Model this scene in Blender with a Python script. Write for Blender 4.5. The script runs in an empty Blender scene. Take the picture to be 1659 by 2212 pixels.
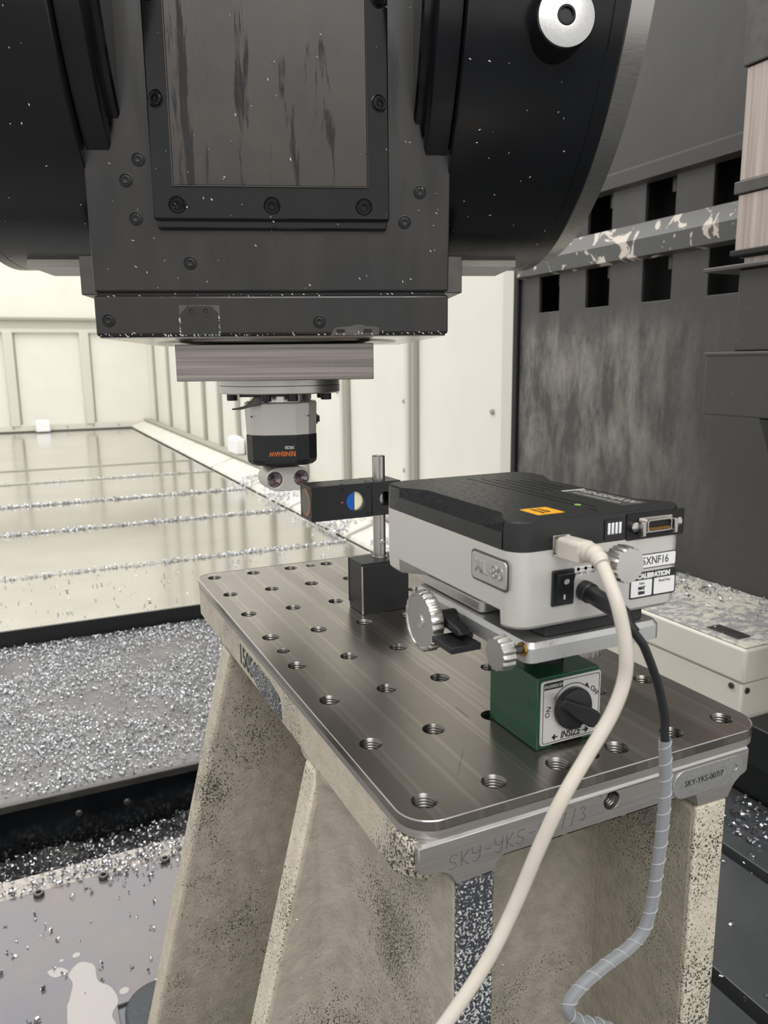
import bpy, bmesh, math, random
import numpy as np
from mathutils import Matrix, Vector
random.seed(7); rng = np.random.default_rng(7)
scene = bpy.context.scene
COL = scene.collection
PI = math.pi

# ---------------------------------------------------------------- camera
cd = bpy.data.cameras.new('camera'); cam = bpy.data.objects.new('camera', cd); COL.objects.link(cam)
RR = [[0.9056230163, -0.4239275314, -0.0115065387], [-0.0906583043, -0.1670224165, -0.9817762394], [0.4142801276, 0.8901623226, -0.1896918958]]
cam.matrix_world = Matrix(((RR[0][0], -RR[1][0], -RR[2][0], -0.201291),
                           (RR[0][1], -RR[1][1], -RR[2][1], -0.378902),
                           (RR[0][2], -RR[1][2], -RR[2][2], 0.262414), (0, 0, 0, 1)))
cd.sensor_fit = 'VERTICAL'; cd.sensor_height = 36; cd.sensor_width = 27; cd.lens = 27.119
cd.clip_start = 0.02; cd.clip_end = 100
cd.dof.use_dof = True; cd.dof.focus_distance = 0.70; cd.dof.aperture_fstop = 14.0
scene.camera = cam

# ---------------------------------------------------------------- world, lamps, exposure
w = bpy.data.worlds.new('hall'); scene.world = w; w.use_nodes = True
bg = w.node_tree.nodes['Background']; bg.inputs[0].default_value = (1.0, 0.992, 0.980, 1); bg.inputs[1].default_value = 0.70
def area(name, loc, rot, sx, sy, power, col=(1, 0.97, 0.92)):
    l = bpy.data.lights.new(name, 'AREA'); l.shape = 'RECTANGLE'; l.size = sx; l.size_y = sy; l.energy = power; l.color = col
    o = bpy.data.objects.new(name, l); COL.objects.link(o); o.location = loc; o.rotation_euler = rot; return o
area('hall_roof_lamp_far', (-0.8, 5.2, 4.4), (0, 0, 0), 5.0, 9.0, 300, (1, 0.99, 0.97))
area('hall_roof_lamp_near', (-0.5, -2.3, 2.7), (math.radians(42), 0, math.radians(-8)), 2.6, 1.6, 58, (1, 0.98, 0.95))
scene.view_settings.view_transform = 'Standard'; scene.view_settings.look = 'None'
scene.view_settings.exposure = 0.25; scene.view_settings.gamma = 1.0; scene.view_settings.use_curve_mapping = False

# ---------------------------------------------------------------- materials
def srgb(r, g, b):
    f = lambda c: (c / 255 / 12.92) if c / 255 <= 0.04045 else ((c / 255 + 0.055) / 1.055) ** 2.4
    return (f(r), f(g), f(b), 1)
class N:
    def __init__(s, name):
        s.m = bpy.data.materials.new(name); s.m.use_nodes = True; s.t = s.m.node_tree; s.b = s.t.nodes['Principled BSDF']
        s.co = None
    def n(s, t, **k):
        x = s.t.nodes.new(t)
        for a, v in k.items(): setattr(x, a, v)
        return x
    def l(s, a, b): s.t.links.new(a, b)
    def coord(s):
        if s.co is None: s.co = s.n('ShaderNodeTexCoord').outputs['Object']
        return s.co
    def noise(s, scale, detail=4, rough=0.55, stretch=None, dist=0.0):
        x = s.n('ShaderNodeTexNoise'); x.inputs['Scale'].default_value = scale; x.inputs['Detail'].default_value = detail
        x.inputs['Roughness'].default_value = rough; x.inputs['Distortion'].default_value = dist
        if stretch:
            mp = s.n('ShaderNodeMapping'); mp.inputs['Scale'].default_value = stretch; s.l(s.coord(), mp.inputs[0]); s.l(mp.outputs[0], x.inputs['Vector'])
        else: s.l(s.coord(), x.inputs['Vector'])
        return x.outputs['Fac']
    def ramp(s, fac, stops):
        r = s.n('ShaderNodeValToRGB'); e = r.color_ramp.elements
        while len(e) < len(stops): e.new(0.5)
        for i, (p, c) in enumerate(stops):
            e[i].position = p; e[i].color = c if len(c) == 4 else (*c, 1)
        s.l(fac, r.inputs[0]); return r.outputs['Color']
    def rampf(s, fac, stops): return s.ramp(fac, [(p, (v, v, v, 1)) for p, v in stops])
    def mix(s, fac, a, b):
        x = s.n('ShaderNodeMix', data_type='RGBA')
        for inp, v in ((x.inputs[0], fac), (x.inputs[6], a), (x.inputs[7], b)):
            if hasattr(v, 'links') or hasattr(v, 'is_linked'): s.l(v, inp)
            else: inp.default_value = v
        return x.outputs[2]
    def math(s, op, a, b=0.5):
        x = s.n('ShaderNodeMath', operation=op)
        for inp, v in ((x.inputs[0], a), (x.inputs[1], b)):
            if hasattr(v, 'is_linked'): s.l(v, inp)
            else: inp.default_value = v
        return x.outputs[0]
    def bump(s, h, strength=0.3, dist=0.001):
        x = s.n('ShaderNodeBump'); x.inputs['Strength'].default_value = strength; x.inputs['Distance'].default_value = dist
        s.l(h, x.inputs['Height']); s.l(x.outputs[0], s.b.inputs['Normal']); return x
    def set(s, base=None, rough=None, metal=None, coat=None, spec=None, trans=None, ior=None):
        for key, v in (('Base Color', base), ('Roughness', rough), ('Metallic', metal), ('Coat Weight', coat), ('Specular IOR Level', spec), ('Transmission Weight', trans), ('IOR', ior)):
            if v is None: continue
            if hasattr(v, 'is_linked'): s.l(v, s.b.inputs[key])
            else: s.b.inputs[key].default_value = v
        return s
MAT = {}
def simple(name, rgb, rough=0.5, metal=0.0, var=0.0, scale=40, bump=0.0, bdist=0.0004, stretch=None, coat=0, spec=None):
    k = N(name); c = srgb(*rgb)
    if var:
        nz = k.noise(scale, stretch=stretch)
        lo = tuple(max(0, x * (1 - var)) for x in c[:3]) + (1,); hi = tuple(min(1, x * (1 + var)) for x in c[:3]) + (1,)
        k.set(base=k.ramp(nz, [(0.3, lo), (0.7, hi)]), rough=k.rampf(nz, [(0.3, max(0.02, rough * 0.8)), (0.7, min(1, rough * 1.25))]))
        if bump: k.bump(nz, bump, bdist)
    else: k.set(base=c, rough=rough)
    k.set(metal=metal, coat=coat, spec=spec); MAT[name] = k.m; return k.m
simple('white_paint', (231, 229, 219), 0.42, var=0.03, scale=3)
simple('rib_paint', (212, 210, 199), 0.45)
simple('joint_grey', (165, 163, 150), 0.6)
simple('skirting_paint', (220, 217, 207), 0.5, var=0.10, scale=14)
simple('plain_white', (240, 241, 243), 0.4)
simple('beige_box', (220, 216, 203), 0.42, var=0.02, scale=5)
simple('rubber_black', (16, 18, 20), 0.6)
simple('plastic_black', (26, 28, 31), 0.42, var=0.12, scale=400, bump=0.05)
simple('lid_black', (33, 34, 35), 0.38, var=0.10, scale=300)
simple('gloss_black', (12, 13, 15), 0.16, var=0.2, scale=30)
simple('anodised_black', (23, 25, 28), 0.36, var=0.08, scale=500)
simple('hole_black', (6, 6, 7), 0.5)
simple('aluminium', (206, 206, 204), 0.33, 0.85, var=0.03, scale=600)
simple('silver_paint', (210, 208, 203), 0.36, 0.4, var=0.03, scale=900)
simple('steel_bright', (205, 203, 200), 0.2, 1.0, var=0.06, scale=40)
simple('steel_turned', (190, 187, 182), 0.30, 1.0, var=0.06, scale=60, stretch=(1, 1, 40))
simple('thread_steel', (122, 119, 115), 0.3, 1.0)
simple('cable_white', (206, 200, 187), 0.45, var=0.05, scale=60)
simple('cable_black', (30, 33, 37), 0.42)
simple('label_white', (236, 236, 236), 0.4)
simple('label_black', (18, 19, 22), 0.4)
simple('ink', (24, 24, 26), 0.5)
simple('ink_white', (228, 228, 226), 0.5)
simple('ink_orange', (232, 118, 45), 0.5)
simple('ink_bronze', (190, 130, 92), 0.5)
simple('sticker_yellow', (250, 180, 40), 0.45)
simple('sticker_grey', (92, 92, 89), 0.35, 0.4)
simple('indicator_green', (150, 185, 110), 0.4)
simple('brass', (190, 150, 80), 0.3, 1.0)
simple('green_enamel', (14, 74, 50), 0.2, var=0.15, scale=25, coat=0.3)
simple('chip_metal', (190, 191, 195), 0.28, 1.0)
simple('flake_white', (236, 236, 234), 0.35, 0.3)
simple('dark_steel', (92, 91, 88), 0.38, 0.7, var=0.15, scale=30)
simple('foot_paint', (58, 62, 66), 0.55, var=0.25, scale=150)
simple('table_iron', (88, 90, 92), 0.27, 0.35, var=0.10, scale=9)
simple('gutter_black', (20, 22, 24), 0.12, var=0.3, scale=9)
simple('edge_black', (24, 26, 28), 0.4)
simple('stain_pale', (172, 166, 163), 0.3, var=0.05, scale=60)
simple('sleeve_rim', (205, 209, 213), 0.4)
simple('chip_pale', (220, 221, 225), 0.42, 0.6)
simple('ink_silver', (176, 175, 170), 0.4)
simple('sheet_strip', (184, 177, 169), 0.4, var=0.06, scale=20)
simple('red_glow_glass', (180, 90, 100), 0.1, 0.4)
simple('ink_scratch', (70, 66, 66), 0.5)

def brushed_plate():
    k = N('plate_label_steel'); nz = k.noise(6, 3, stretch=(8, 1, 900))
    k.set(base=k.ramp(nz, [(0.3, srgb(206, 205, 203)), (0.7, srgb(238, 237, 234))]), rough=0.38, metal=0.35); MAT['plate_label_steel'] = k.m
brushed_plate()
def radial_brushed():
    k = N('knob_steel'); nz = k.noise(90, 4, stretch=(1, 1, 1))
    k.set(base=srgb(212, 210, 205), rough=0.26, metal=1.0); MAT['knob_steel'] = k.m
radial_brushed()
def milled_top():          # ground and fly-cut steel, bands run along the length of the plate
    k = N('plate_top_steel'); co = k.coord()
    sep = k.n('ShaderNodeSeparateXYZ'); k.l(co, sep.inputs[0])
    band = k.n('ShaderNodeTexNoise', noise_dimensions='1D'); band.inputs['Scale'].default_value = 26; band.inputs['Detail'].default_value = 0.0
    k.l(sep.outputs[0], band.inputs['W'])
    blot = k.noise(7, 5)
    c1 = k.ramp(band.outputs['Fac'], [(0.40, srgb(148, 142, 135)), (0.43, srgb(170, 164, 156)), (0.52, srgb(156, 151, 144)), (0.55, srgb(178, 172, 164)), (0.60, srgb(160, 154, 147))])
    c2 = k.mix(k.rampf(blot, [(0.45, 0.0), (0.75, 0.5)]), c1, srgb(128, 120, 112))
    k.set(base=c2, metal=0.9, rough=k.rampf(band.outputs['Fac'], [(0.40, 0.25), (0.60, 0.31)])); MAT['plate_top_steel'] = k.m
milled_top()
def machined_side():
    k = N('machined_steel'); fine = k.noise(25, 5, stretch=(1, 1, 40)); spots = k.noise(60, 6, dist=1.5)
    base = k.mix(k.rampf(spots, [(0.68, 0.0), (0.74, 1.0)]), k.ramp(fine, [(0.3, srgb(158, 154, 151)), (0.7, srgb(178, 174, 170))]), srgb(80, 77, 77))
    k.set(base=base, metal=0.65, rough=0.38); MAT['machined_steel'] = k.m
machined_side()
def cast(name, dens, c0=(163, 157, 144), c1=(186, 179, 164), dark=(62, 62, 58), mottle=0.75):
    k = N(name)
    big = k.noise(9, 3); mid = k.noise(70, 4); fine = k.noise(620, 3, 0.6); lump = k.noise(260, 4, 0.6)
    paint = k.ramp(mid, [(0.3, srgb(*c0)), (0.7, srgb(*c1))])
    a = k.math('ADD', fine, k.math('MULTIPLY', k.math('SUBTRACT', big, 0.5), mottle))
    chip = k.rampf(a, [(dens, 0.0), (dens + 0.03, 1.0)])
    base = k.mix(chip, paint, srgb(*dark))
    k.set(base=base, rough=k.rampf(chip, [(0, 0.5), (1, 0.42)]), metal=0.0)
    h = k.math('SUBTRACT', k.math('ADD', lump, k.math('MULTIPLY', mid, 1.0)), k.math('MULTIPLY', chip, 0.5))
    k.bump(h, 0.8, 0.0013); MAT[name] = k.m
cast('cast_paint', 0.645); cast('cast_paint_rim', 0.63, c0=(186, 179, 160), c1=(204, 196, 176)); cast('cast_paint_worn', 0.565, c0=(200, 193, 172), c1=(216, 209, 189), mottle=0.6)
cast('cast_bare', 0.40, c0=(210, 212, 214), c1=(230, 230, 228), dark=(62, 65, 70), mottle=0.35)
def black_machine():       # thick glossy machine enamel with oil films
    k = N('machine_black'); streak = k.noise(14, 4, stretch=(3, 3, 0.45)); blot = k.noise(11, 5, dist=0.6); fine = k.noise(120, 3)
    k.set(base=k.ramp(blot, [(0.35, srgb(27, 27, 27)), (0.7, srgb(42, 38, 34))]), rough=k.rampf(streak, [(0.35, 0.10), (0.52, 0.30), (0.75, 0.42)]), coat=0.25)
    k.b.inputs['Coat Roughness'].default_value = 0.12
    k.bump(k.math('ADD', blot, k.math('MULTIPLY', fine, 0.1)), 0.12, 0.002); MAT['machine_black'] = k.m
    k = N('cover_black'); streak = k.noise(9, 6, 0.65, stretch=(7, 1, 0.55), dist=0.4); blot = k.noise(18, 5)
    wet = k.rampf(streak, [(0.56, 0.0), (0.62, 1.0)])
    k.set(base=k.mix(wet, k.ramp(blot, [(0.3, srgb(46, 42, 38)), (0.7, srgb(62, 56, 51))]), srgb(20, 21, 23)), rough=k.rampf(wet, [(0, 0.36), (1, 0.08)]), coat=0.15)
    k.bump(k.math('ADD', streak, k.math('MULTIPLY', blot, 0.3)), 0.15, 0.003); MAT['cover_black'] = k.m
    k = N('drum_black'); blot = k.noise(7, 3)
    k.set(base=srgb(20, 22, 25), rough=k.rampf(blot, [(0.3, 0.2), (0.7, 0.3)])); k.bump(blot, 0.06, 0.004); MAT['drum_black'] = k.m
black_machine()
def dark_wall():           # dark grey enamel with dried coolant runs
    k = N('column_grey'); run = k.noise(9, 6, 0.72, stretch=(1, 1.5, 0.55), dist=0.15); patch = k.noise(3.0, 3); speck = k.noise(150, 2)
    sep = k.n('ShaderNodeSeparateXYZ'); k.l(k.coord(), sep.inputs[0])
    def band(sock, a, b):
        m = k.n('ShaderNodeMapRange', interpolation_type='SMOOTHSTEP'); m.inputs['From Min'].default_value = a; m.inputs['From Max'].default_value = b; k.l(sock, m.inputs['Value']); return m.outputs[0]
    where = k.math('MULTIPLY', k.math('MULTIPLY', band(sep.outputs[2], 0.43, 0.30), band(sep.outputs[2], -0.25, 0.05)), band(sep.outputs[1], 0.85, 1.35))
    a = k.math('MULTIPLY', k.rampf(run, [(0.40, 0.0), (0.68, 1.0)]), k.math('ADD', k.math('MULTIPLY', where, 0.9), k.math('MULTIPLY', k.rampf(patch, [(0.45, 0.0), (0.7, 1.0)]), 0.15)))
    c = k.mix(a, srgb(66, 65, 64), srgb(142, 138, 131)); c = k.mix(k.rampf(speck, [(0.73, 0), (0.77, 0.7)]), c, srgb(140, 140, 138))
    k.set(base=c, rough=0.4); MAT['column_grey'] = k.m
    k = N('beam_chipped'); run = k.noise(18, 5, dist=1.0); patch = k.noise(3, 2)
    a = k.rampf(k.math('ADD', run, k.math('MULTIPLY', patch, 0.35)), [(0.755, 0.0), (0.78, 1.0)])
    k.set(base=k.mix(a, srgb(82, 82, 81), srgb(206, 196, 184)), rough=0.4); MAT['beam_chipped'] = k.m
dark_wall()
def sheets():
    k = N('cover_sheet_steel'); blot = k.noise(2.5, 5, 0.6); fine = k.noise(8, 4, stretch=(1, 30, 1))
    k.set(base=k.ramp(blot, [(0.3, srgb(196, 193, 187)), (0.7, srgb(216, 213, 207))]), metal=0.9, rough=k.rampf(fine, [(0.3, 0.08), (0.7, 0.17)])); k.bump(blot, 0.03, 0.01); MAT['cover_sheet_steel'] = k.m
    k = N('wet_sheet'); blot = k.noise(6, 5, 0.6, dist=0.6); stain = k.noise(13, 4, 0.6, dist=0.8)
    c = k.ramp(blot, [(0.3, srgb(96, 97, 106)), (0.55, srgb(116, 109, 109)), (0.75, srgb(138, 123, 110))])
    k.set(base=c, metal=0.0, rough=k.rampf(blot, [(0.3, 0.10), (0.7, 0.3)])); k.bump(blot, 0.03, 0.004); MAT['wet_sheet'] = k.m
    k = N('chipbed_steel'); blot = k.noise(14, 5); k.set(base=k.ramp(blot, [(0.3, srgb(98, 98, 98)), (0.7, srgb(126, 125, 123))]), metal=0.55, rough=0.4); k.bump(k.noise(90, 4), 0.5, 0.004); MAT['chipbed_steel'] = k.m
    k = N('guard_steel'); fine = k.noise(9, 5, stretch=(1, 14, 0.3)); k.set(base=k.ramp(fine, [(0.3, srgb(160, 146, 138)), (0.7, srgb(200, 190, 181))]), metal=0.6, rough=0.33); MAT['guard_steel'] = k.m
    k = N('block_steel'); fine = k.noise(5, 5, stretch=(0.6, 0.6, 60)); k.set(base=k.ramp(fine, [(0.3, srgb(138, 131, 128)), (0.7, srgb(190, 181, 176))]), metal=0.75, rough=0.36); MAT['block_steel'] = k.m
    k = N('box_top_dusty'); a = k.noise(60, 5, 0.7); b = k.noise(4, 2)
    k.set(base=k.mix(k.rampf(k.math('ADD', a, k.math('MULTIPLY', b, 0.5)), [(0.68, 0), (0.8, 1)]), srgb(212, 207, 194), srgb(152, 152, 153)), rough=0.55); k.bump(a, 0.4, 0.004); MAT['box_top_dusty'] = k.m
    k = N('sleeve_clear'); k.set(base=(0.86, 0.89, 0.92, 1), rough=0.22, trans=0.72, ior=1.14); MAT['sleeve_clear'] = k.m
    k = N('lens_glass'); k.set(base=(0.34, 0.31, 0.33, 1), rough=0.12, metal=0.8); MAT['lens_glass'] = k.m
    k = N('prism_blue'); k.set(base=srgb(30, 95, 185), rough=0.05, metal=0.6); MAT['prism_blue'] = k.m
    k = N('prism_pale'); k.set(base=srgb(238, 236, 205), rough=0.05, metal=0.3); MAT['prism_pale'] = k.m
sheets()

# ---------------------------------------------------------------- mesh helpers
class MB:
    def __init__(s): s.v = []; s.f = []
    def add(s, v, f):
        o = len(s.v); s.v += [tuple(p) for p in v]; s.f += [tuple(i + o for i in q) for q in f]; return s
    def box(s, x0, x1, y0, y1, z0, z1):
        return s.add([(x0, y0, z0), (x1, y0, z0), (x1, y1, z0), (x0, y1, z0), (x0, y0, z1), (x1, y0, z1), (x1, y1, z1), (x0, y1, z1)],
                     [(0, 3, 2, 1), (4, 5, 6, 7), (0, 1, 5, 4), (1, 2, 6, 5), (2, 3, 7, 6), (3, 0, 4, 7)])
    @staticmethod
    def ax(axis, a, b, h): return {'z': (a, b, h), 'y': (a, h, b), 'x': (h, a, b)}[axis]
    def prism(s, poly, axis, h0, h1):
        n = len(poly); v = [s.ax(axis, a, b, h0) for a, b in poly] + [s.ax(axis, a, b, h1) for a, b in poly]
        return s.add(v, [tuple(range(n))[::-1], tuple(range(n, 2 * n))] + [(i, (i + 1) % n, n + (i + 1) % n, n + i) for i in range(n)])
    def loft(s, rings, cap=True):
        n = len(rings[0]); v = [p for r in rings for p in r]; f = []
        for k in range(len(rings) - 1):
            f += [(k * n + i, k * n + (i + 1) % n, (k + 1) * n + (i + 1) % n, (k + 1) * n + i) for i in range(n)]
        if cap: f += [tuple(range(n))[::-1], tuple(range((len(rings) - 1) * n, len(rings) * n))]
        return s.add(v, f)
    def lathe(s, prof, c=(0, 0, 0), axis='z', n=32, cap=True, wave=None):
        rings = []
        for r, h in prof:
            ring = []
            for i in range(n):
                t = 2 * PI * i / n; rr = r * (1 + (wave[1] * (math.cos(wave[0] * t)) if wave and r > wave[2] else 0))
                p = s.ax(axis, rr * math.cos(t), rr * math.sin(t), h); ring.append((p[0] + c[0], p[1] + c[1], p[2] + c[2]))
            rings.append(ring)
        return s.loft(rings, cap)
    def cyl(s, c, axis, r, h0, h1, n=24): return s.lathe([(r, h0), (r, h1)], c, axis, n)
    def tube(s, pts, r, n=10, cap=True):
        P = [Vector(p) for p in pts]; rings = []; up = None
        for i, p in enumerate(P):
            d = (P[min(i + 1, len(P) - 1)] - P[max(i - 1, 0)]).normalized()
            if up is None: up = Vector((0.31, 0.9, 0.2)).cross(d).normalized()
            up = (up - d * up.dot(d)).normalized(); sd = d.cross(up); rr = r[i] if isinstance(r, (list, tuple)) else r
            rings.append([tuple(p + (up * math.cos(2 * PI * k / n) + sd * math.sin(2 * PI * k / n)) * rr) for k in range(n)])
        return s.loft(rings, cap)
    def holed(s, outer, holes, axis, h0, h1, wall=True):   # slab with through holes
        bm = bmesh.new()
        for h in (h0, h1):
            E = []
            for loop in [outer] + holes:
                vs = [bm.verts.new(s.ax(axis, a, b, h)) for a, b in loop]
                E += [bm.edges.new((vs[i], vs[(i + 1) % len(vs)])) for i in range(len(vs))]
            bmesh.ops.triangle_fill(bm, edges=E, use_beauty=True)
        bm.verts.ensure_lookup_table(); n = len(bm.verts) // 2; o = 0
        bm.verts.index_update()
        F = [tuple(v.index for v in f.verts) for f in bm.faces]
        for loop in [outer] + holes:
            m = len(loop); F += [(o + i, o + (i + 1) % m, n + o + (i + 1) % m, n + o + i) for i in range(m)]; o += m
        V = [tuple(v.co) for v in bm.verts]; bm.free(); return s.add(V, F)
def circ(cx, cy, r, n=32): return [(cx + r * math.cos(2 * PI * i / n), cy + r * math.sin(2 * PI * i / n)) for i in range(n)]
def rrect(x0, x1, y0, y1, r, n=6):
    out = []
    for cx, cy, a in ((x1 - r, y0 + r, -90), (x1 - r, y1 - r, 0), (x0 + r, y1 - r, 90), (x0 + r, y0 + r, 180)):
        out += [(cx + r * math.cos(math.radians(a + 90 * i / n)), cy + r * math.sin(math.radians(a + 90 * i / n))) for i in range(n + 1)]
    return out
def mesh(name, mb, mat, sharp=32, weld=False):
    me = bpy.data.meshes.new(name); me.from_pydata(mb.v, [], mb.f)
    bm = bmesh.new(); bm.from_mesh(me)
    if weld: bmesh.ops.remove_doubles(bm, verts=bm.verts, dist=1e-6)
    bmesh.ops.recalc_face_normals(bm, faces=bm.faces); bm.to_mesh(me); bm.free()
    me.materials.append(MAT[mat])
    if sharp: me.shade_smooth(); me.set_sharp_from_angle(angle=math.radians(sharp))
    return me
def link(name, me, parent=None, bevel=0.0, seg=2, loc=None, rot=None, world=True):
    o = bpy.data.objects.new(name, me); COL.objects.link(o)
    if loc: o.location = loc
    if rot: o.rotation_euler = rot
    if parent is not None:
        o.parent = parent
        if world:
            m = parent.get('_m'); o.matrix_parent_inverse = Matrix([m[i:i + 4] for i in (0, 4, 8, 12)]) if m else Matrix()
    if bevel:
        b = o.modifiers.new('bevel', 'BEVEL'); b.width = bevel; b.segments = seg; b.limit_method = 'ANGLE'; b.angle_limit = math.radians(40); b.harden_normals = False
    return o
def part(name, mb, mat, parent=None, bevel=0.0, seg=2, sharp=32, **k): return link(name, mesh(name, mb, mat, sharp), parent, bevel, seg, **k)
def tag(o, label, cat, group=None, kind=None):
    if label: o['label'] = label
    if cat: o['category'] = cat
    if group: o['group'] = group
    if kind: o['kind'] = kind
    return o
INV = []
def thing(name, label, cat, loc=(0, 0, 0), rotz=0.0, group=None, local=False, kind=None):
    o = bpy.data.objects.new(name, None); COL.objects.link(o); o.location = loc; o.rotation_euler = (0, 0, rotz); o.empty_display_size = 0.02
    if not local:                      # children carry world coordinates
        m = (Matrix.Translation(loc) @ Matrix.Rotation(rotz, 4, 'Z')).inverted(); o['_m'] = [x for r in m for x in r]; INV.append(o)
    return tag(o, label, cat, group, kind)
def frame(o, u, v):                     # text frame: u to the right, v upwards
    u = Vector(u).normalized(); v = Vector(v).normalized(); n = u.cross(v)
    return Matrix(((u.x, v.x, n.x, o[0]), (u.y, v.y, n.y, o[1]), (u.z, v.z, n.z, o[2]), (0, 0, 0, 1)))
def text(s, size, M, mat, parent, name='lettering', squeeze=1.0, shear=0.0, thick=0.00008, bold=0.0, align='CENTER'):
    cu = bpy.data.curves.new('t', 'FONT'); cu.body = s; cu.size = size / 0.7; cu.align_x = align; cu.align_y = 'CENTER'; cu.shear = shear
    cu.extrude = thick; cu.offset = bold; cu.resolution_u = 3
    t = bpy.data.objects.new('t', cu); COL.objects.link(t); bpy.context.view_layer.update()
    me = bpy.data.meshes.new_from_object(t.evaluated_get(bpy.context.evaluated_depsgraph_get())); bpy.data.objects.remove(t); bpy.data.curves.remove(cu)
    me.name = name; me.transform(M @ Matrix.Diagonal((squeeze, 1, 1, 1))); me.materials.clear(); me.materials.append(MAT[mat])
    return link(name, me, parent)
def struct(name, mb, mat, bevel=0.0, **k): o = part(name, mb, mat, None, bevel, **k); o['kind'] = 'structure'; return o
X_, Y_, Z_ = Vector((1, 0, 0)), Vector((0, 1, 0)), Vector((0, 0, 1))

# ================================================================ SETTING
COVZ, BEDZ, TABZ, WX, FARY = -0.50, -0.547, -0.60, 1.30, 9.93
floor = struct('floor', MB().box(-4.2, 2.4, -2.5, 10.4, -1.0, -0.95), 'gutter_black')
wb = struct('wall_back', MB().box(-4.2, WX + 0.1, FARY, FARY + 0.1, -0.95, 2.6), 'white_paint')
# far wall: posts, rails, base strip, bolts
part('rail', MB().box(-4.2, WX, FARY - 0.10, FARY, 0.80, 0.84), 'joint_grey', wb, 0.01)
part('rail', MB().box(-4.2, WX, FARY - 0.06, FARY, 0.66, 0.71), 'rib_paint', wb, 0.01)
part('base_strip', MB().box(-4.2, WX, FARY - 0.05, FARY, -0.50, -0.42), 'rib_paint', wb, 0.01)
for x in (-3.63, -2.79, -1.95, -1.11, -0.27, 0.57):
    part('post', MB().box(x - 0.055, x + 0.055, FARY - 0.07, FARY, -0.44, 0.68), 'rib_paint', wb, 0.012)
    part('post_seam', MB().box(x + 0.056, x + 0.075, FARY - 0.02, FARY, -0.44, 0.68), 'joint_grey', wb)
bolt_me = mesh('bolt', MB().lathe([(0.011, 0), (0.011, -0.006), (0.007, -0.010)], (0, 0, 0), 'y', 10), 'joint_grey')
for x in np.arange(-0.9, 1.2, 0.3): link('bolt', bolt_me, wb, loc=(float(x), FARY - 0.05, -0.46))
wr = struct('wall_right', MB().box(WX, WX + 0.1, 1.80, FARY, -0.95, 2.6), 'white_paint')
for i, y in enumerate((9.3, 8.35, 7.4, 6.6, 6.0, 5.42, 4.6, 3.9, 3.25, 2.51)):
    part('panel_joint', MB().box(WX - 0.022, WX, y - 0.022, y + 0.022, -0.44, 2.6), 'joint_grey', wr, 0.008)
    part('panel_fold', MB().box(WX - 0.03, WX, y + 0.023, y + 0.06, -0.44, 2.6), 'rib_paint', wr, 0.008)
for y, z in ((2.62, 0.10), (1.93, 0.09), (2.62, -0.2), (3.4, 0.12)):
    link('bolt', bolt_me, wr, loc=(WX, y, z), rot=(0, 0, -PI / 2))
part('corner_trim', MB().box(WX - 0.012, WX, 1.80, 1.86, -0.5, 2.6), 'rib_paint', wr)
# sloping skirting blocks along the right wall
sk = tag(thing('baseboard_right', None, None, (1.18, 5, COVZ)), 'cream sloping skirting blocks along the foot of the white wall', None, kind='structure')
ys = [1.9, 2.7, 3.5, 4.3, 5.37, 6.69, 7.93, 9.0, 9.9]
for a, b in zip(ys[:-1], ys[1:]):
    part('skirting_block', MB().prism([(1.05, COVZ), (1.30, COVZ), (1.30, COVZ + 0.085), (1.24, COVZ + 0.08), (1.06, COVZ + 0.02)], 'y', a + 0.02, b - 0.02), 'skirting_paint', sk, 0.006)
part('skirting_bed', MB().prism([(1.056, COVZ), (1.299, COVZ), (1.299, COVZ + 0.07), (1.24, COVZ + 0.066), (1.066, COVZ + 0.012)], 'y', 1.9, 9.9), 'joint_grey', sk)
part('skirting_ledge', MB().box(1.21, 1.30, 1.9, 9.9, COVZ + 0.08, COVZ + 0.10), 'joint_grey', sk, 0.004)
# small white bits standing at the wall feet
def white_block(loc, d, label, name='white_plastic_block'):
    t = thing(name, label, 'block', loc, local=True)
    part('body', MB().box(-d[0] / 2, d[0] / 2, -d[1] / 2, d[1] / 2, 0, d[2]), 'plain_white', t, 0.012, 3)
    part('cap', MB().box(-d[0] / 2 * .7, d[0] / 2 * .7, -d[1] / 2 * .6, d[1] / 2 * .6, d[2], d[2] + 0.012), 'plain_white', t, 0.004)
white_block((0.02, FARY - 0.17, COVZ + .0005), (0.16, 0.1, 0.13), 'small bright white block at the foot of the far wall')
white_block((1.255, 5.40, COVZ + 0.1005), (0.07, 0.26, 0.12), 'white plastic block on the skirting behind the calibrator')

# way covers (floor sheets in front of the far wall)
cv = thing('way_cover', 'grey steel telescopic way cover of overlapping flat sheets reaching the far wall', 'machine cover', (0, 5, -0.62))
ys = [2.055, 2.62, 3.46, 4.27, 5.2, 5.97, 7.0, 8.3, FARY - 0.06]
for i, (a, b) in enumerate(zip(ys[:-1], ys[1:])):
    z = COVZ - 0.0015 * i
    part('cover_panel', MB().box(-3.6, 1.045, a, b + (0.05 if i < len(ys) - 2 else 0), z - 0.012, z), 'cover_sheet_steel', cv, 0.0015)
part('front_lip', MB().box(-3.6, 1.045, 2.045, 2.055, BEDZ, COVZ + 0.001), 'edge_black', cv)
part('underframe', MB().box(-3.55, 1.04, 2.10, FARY - 0.08, -0.95, COVZ - 0.035), 'edge_black', cv)
for y in ys[1:6]: part('wiper_strip', MB().box(-3.6, 1.045, y + 0.038, y + 0.05, COVZ - 0.014, COVZ + 0.001), 'joint_grey', cv, 0.001)
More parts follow.
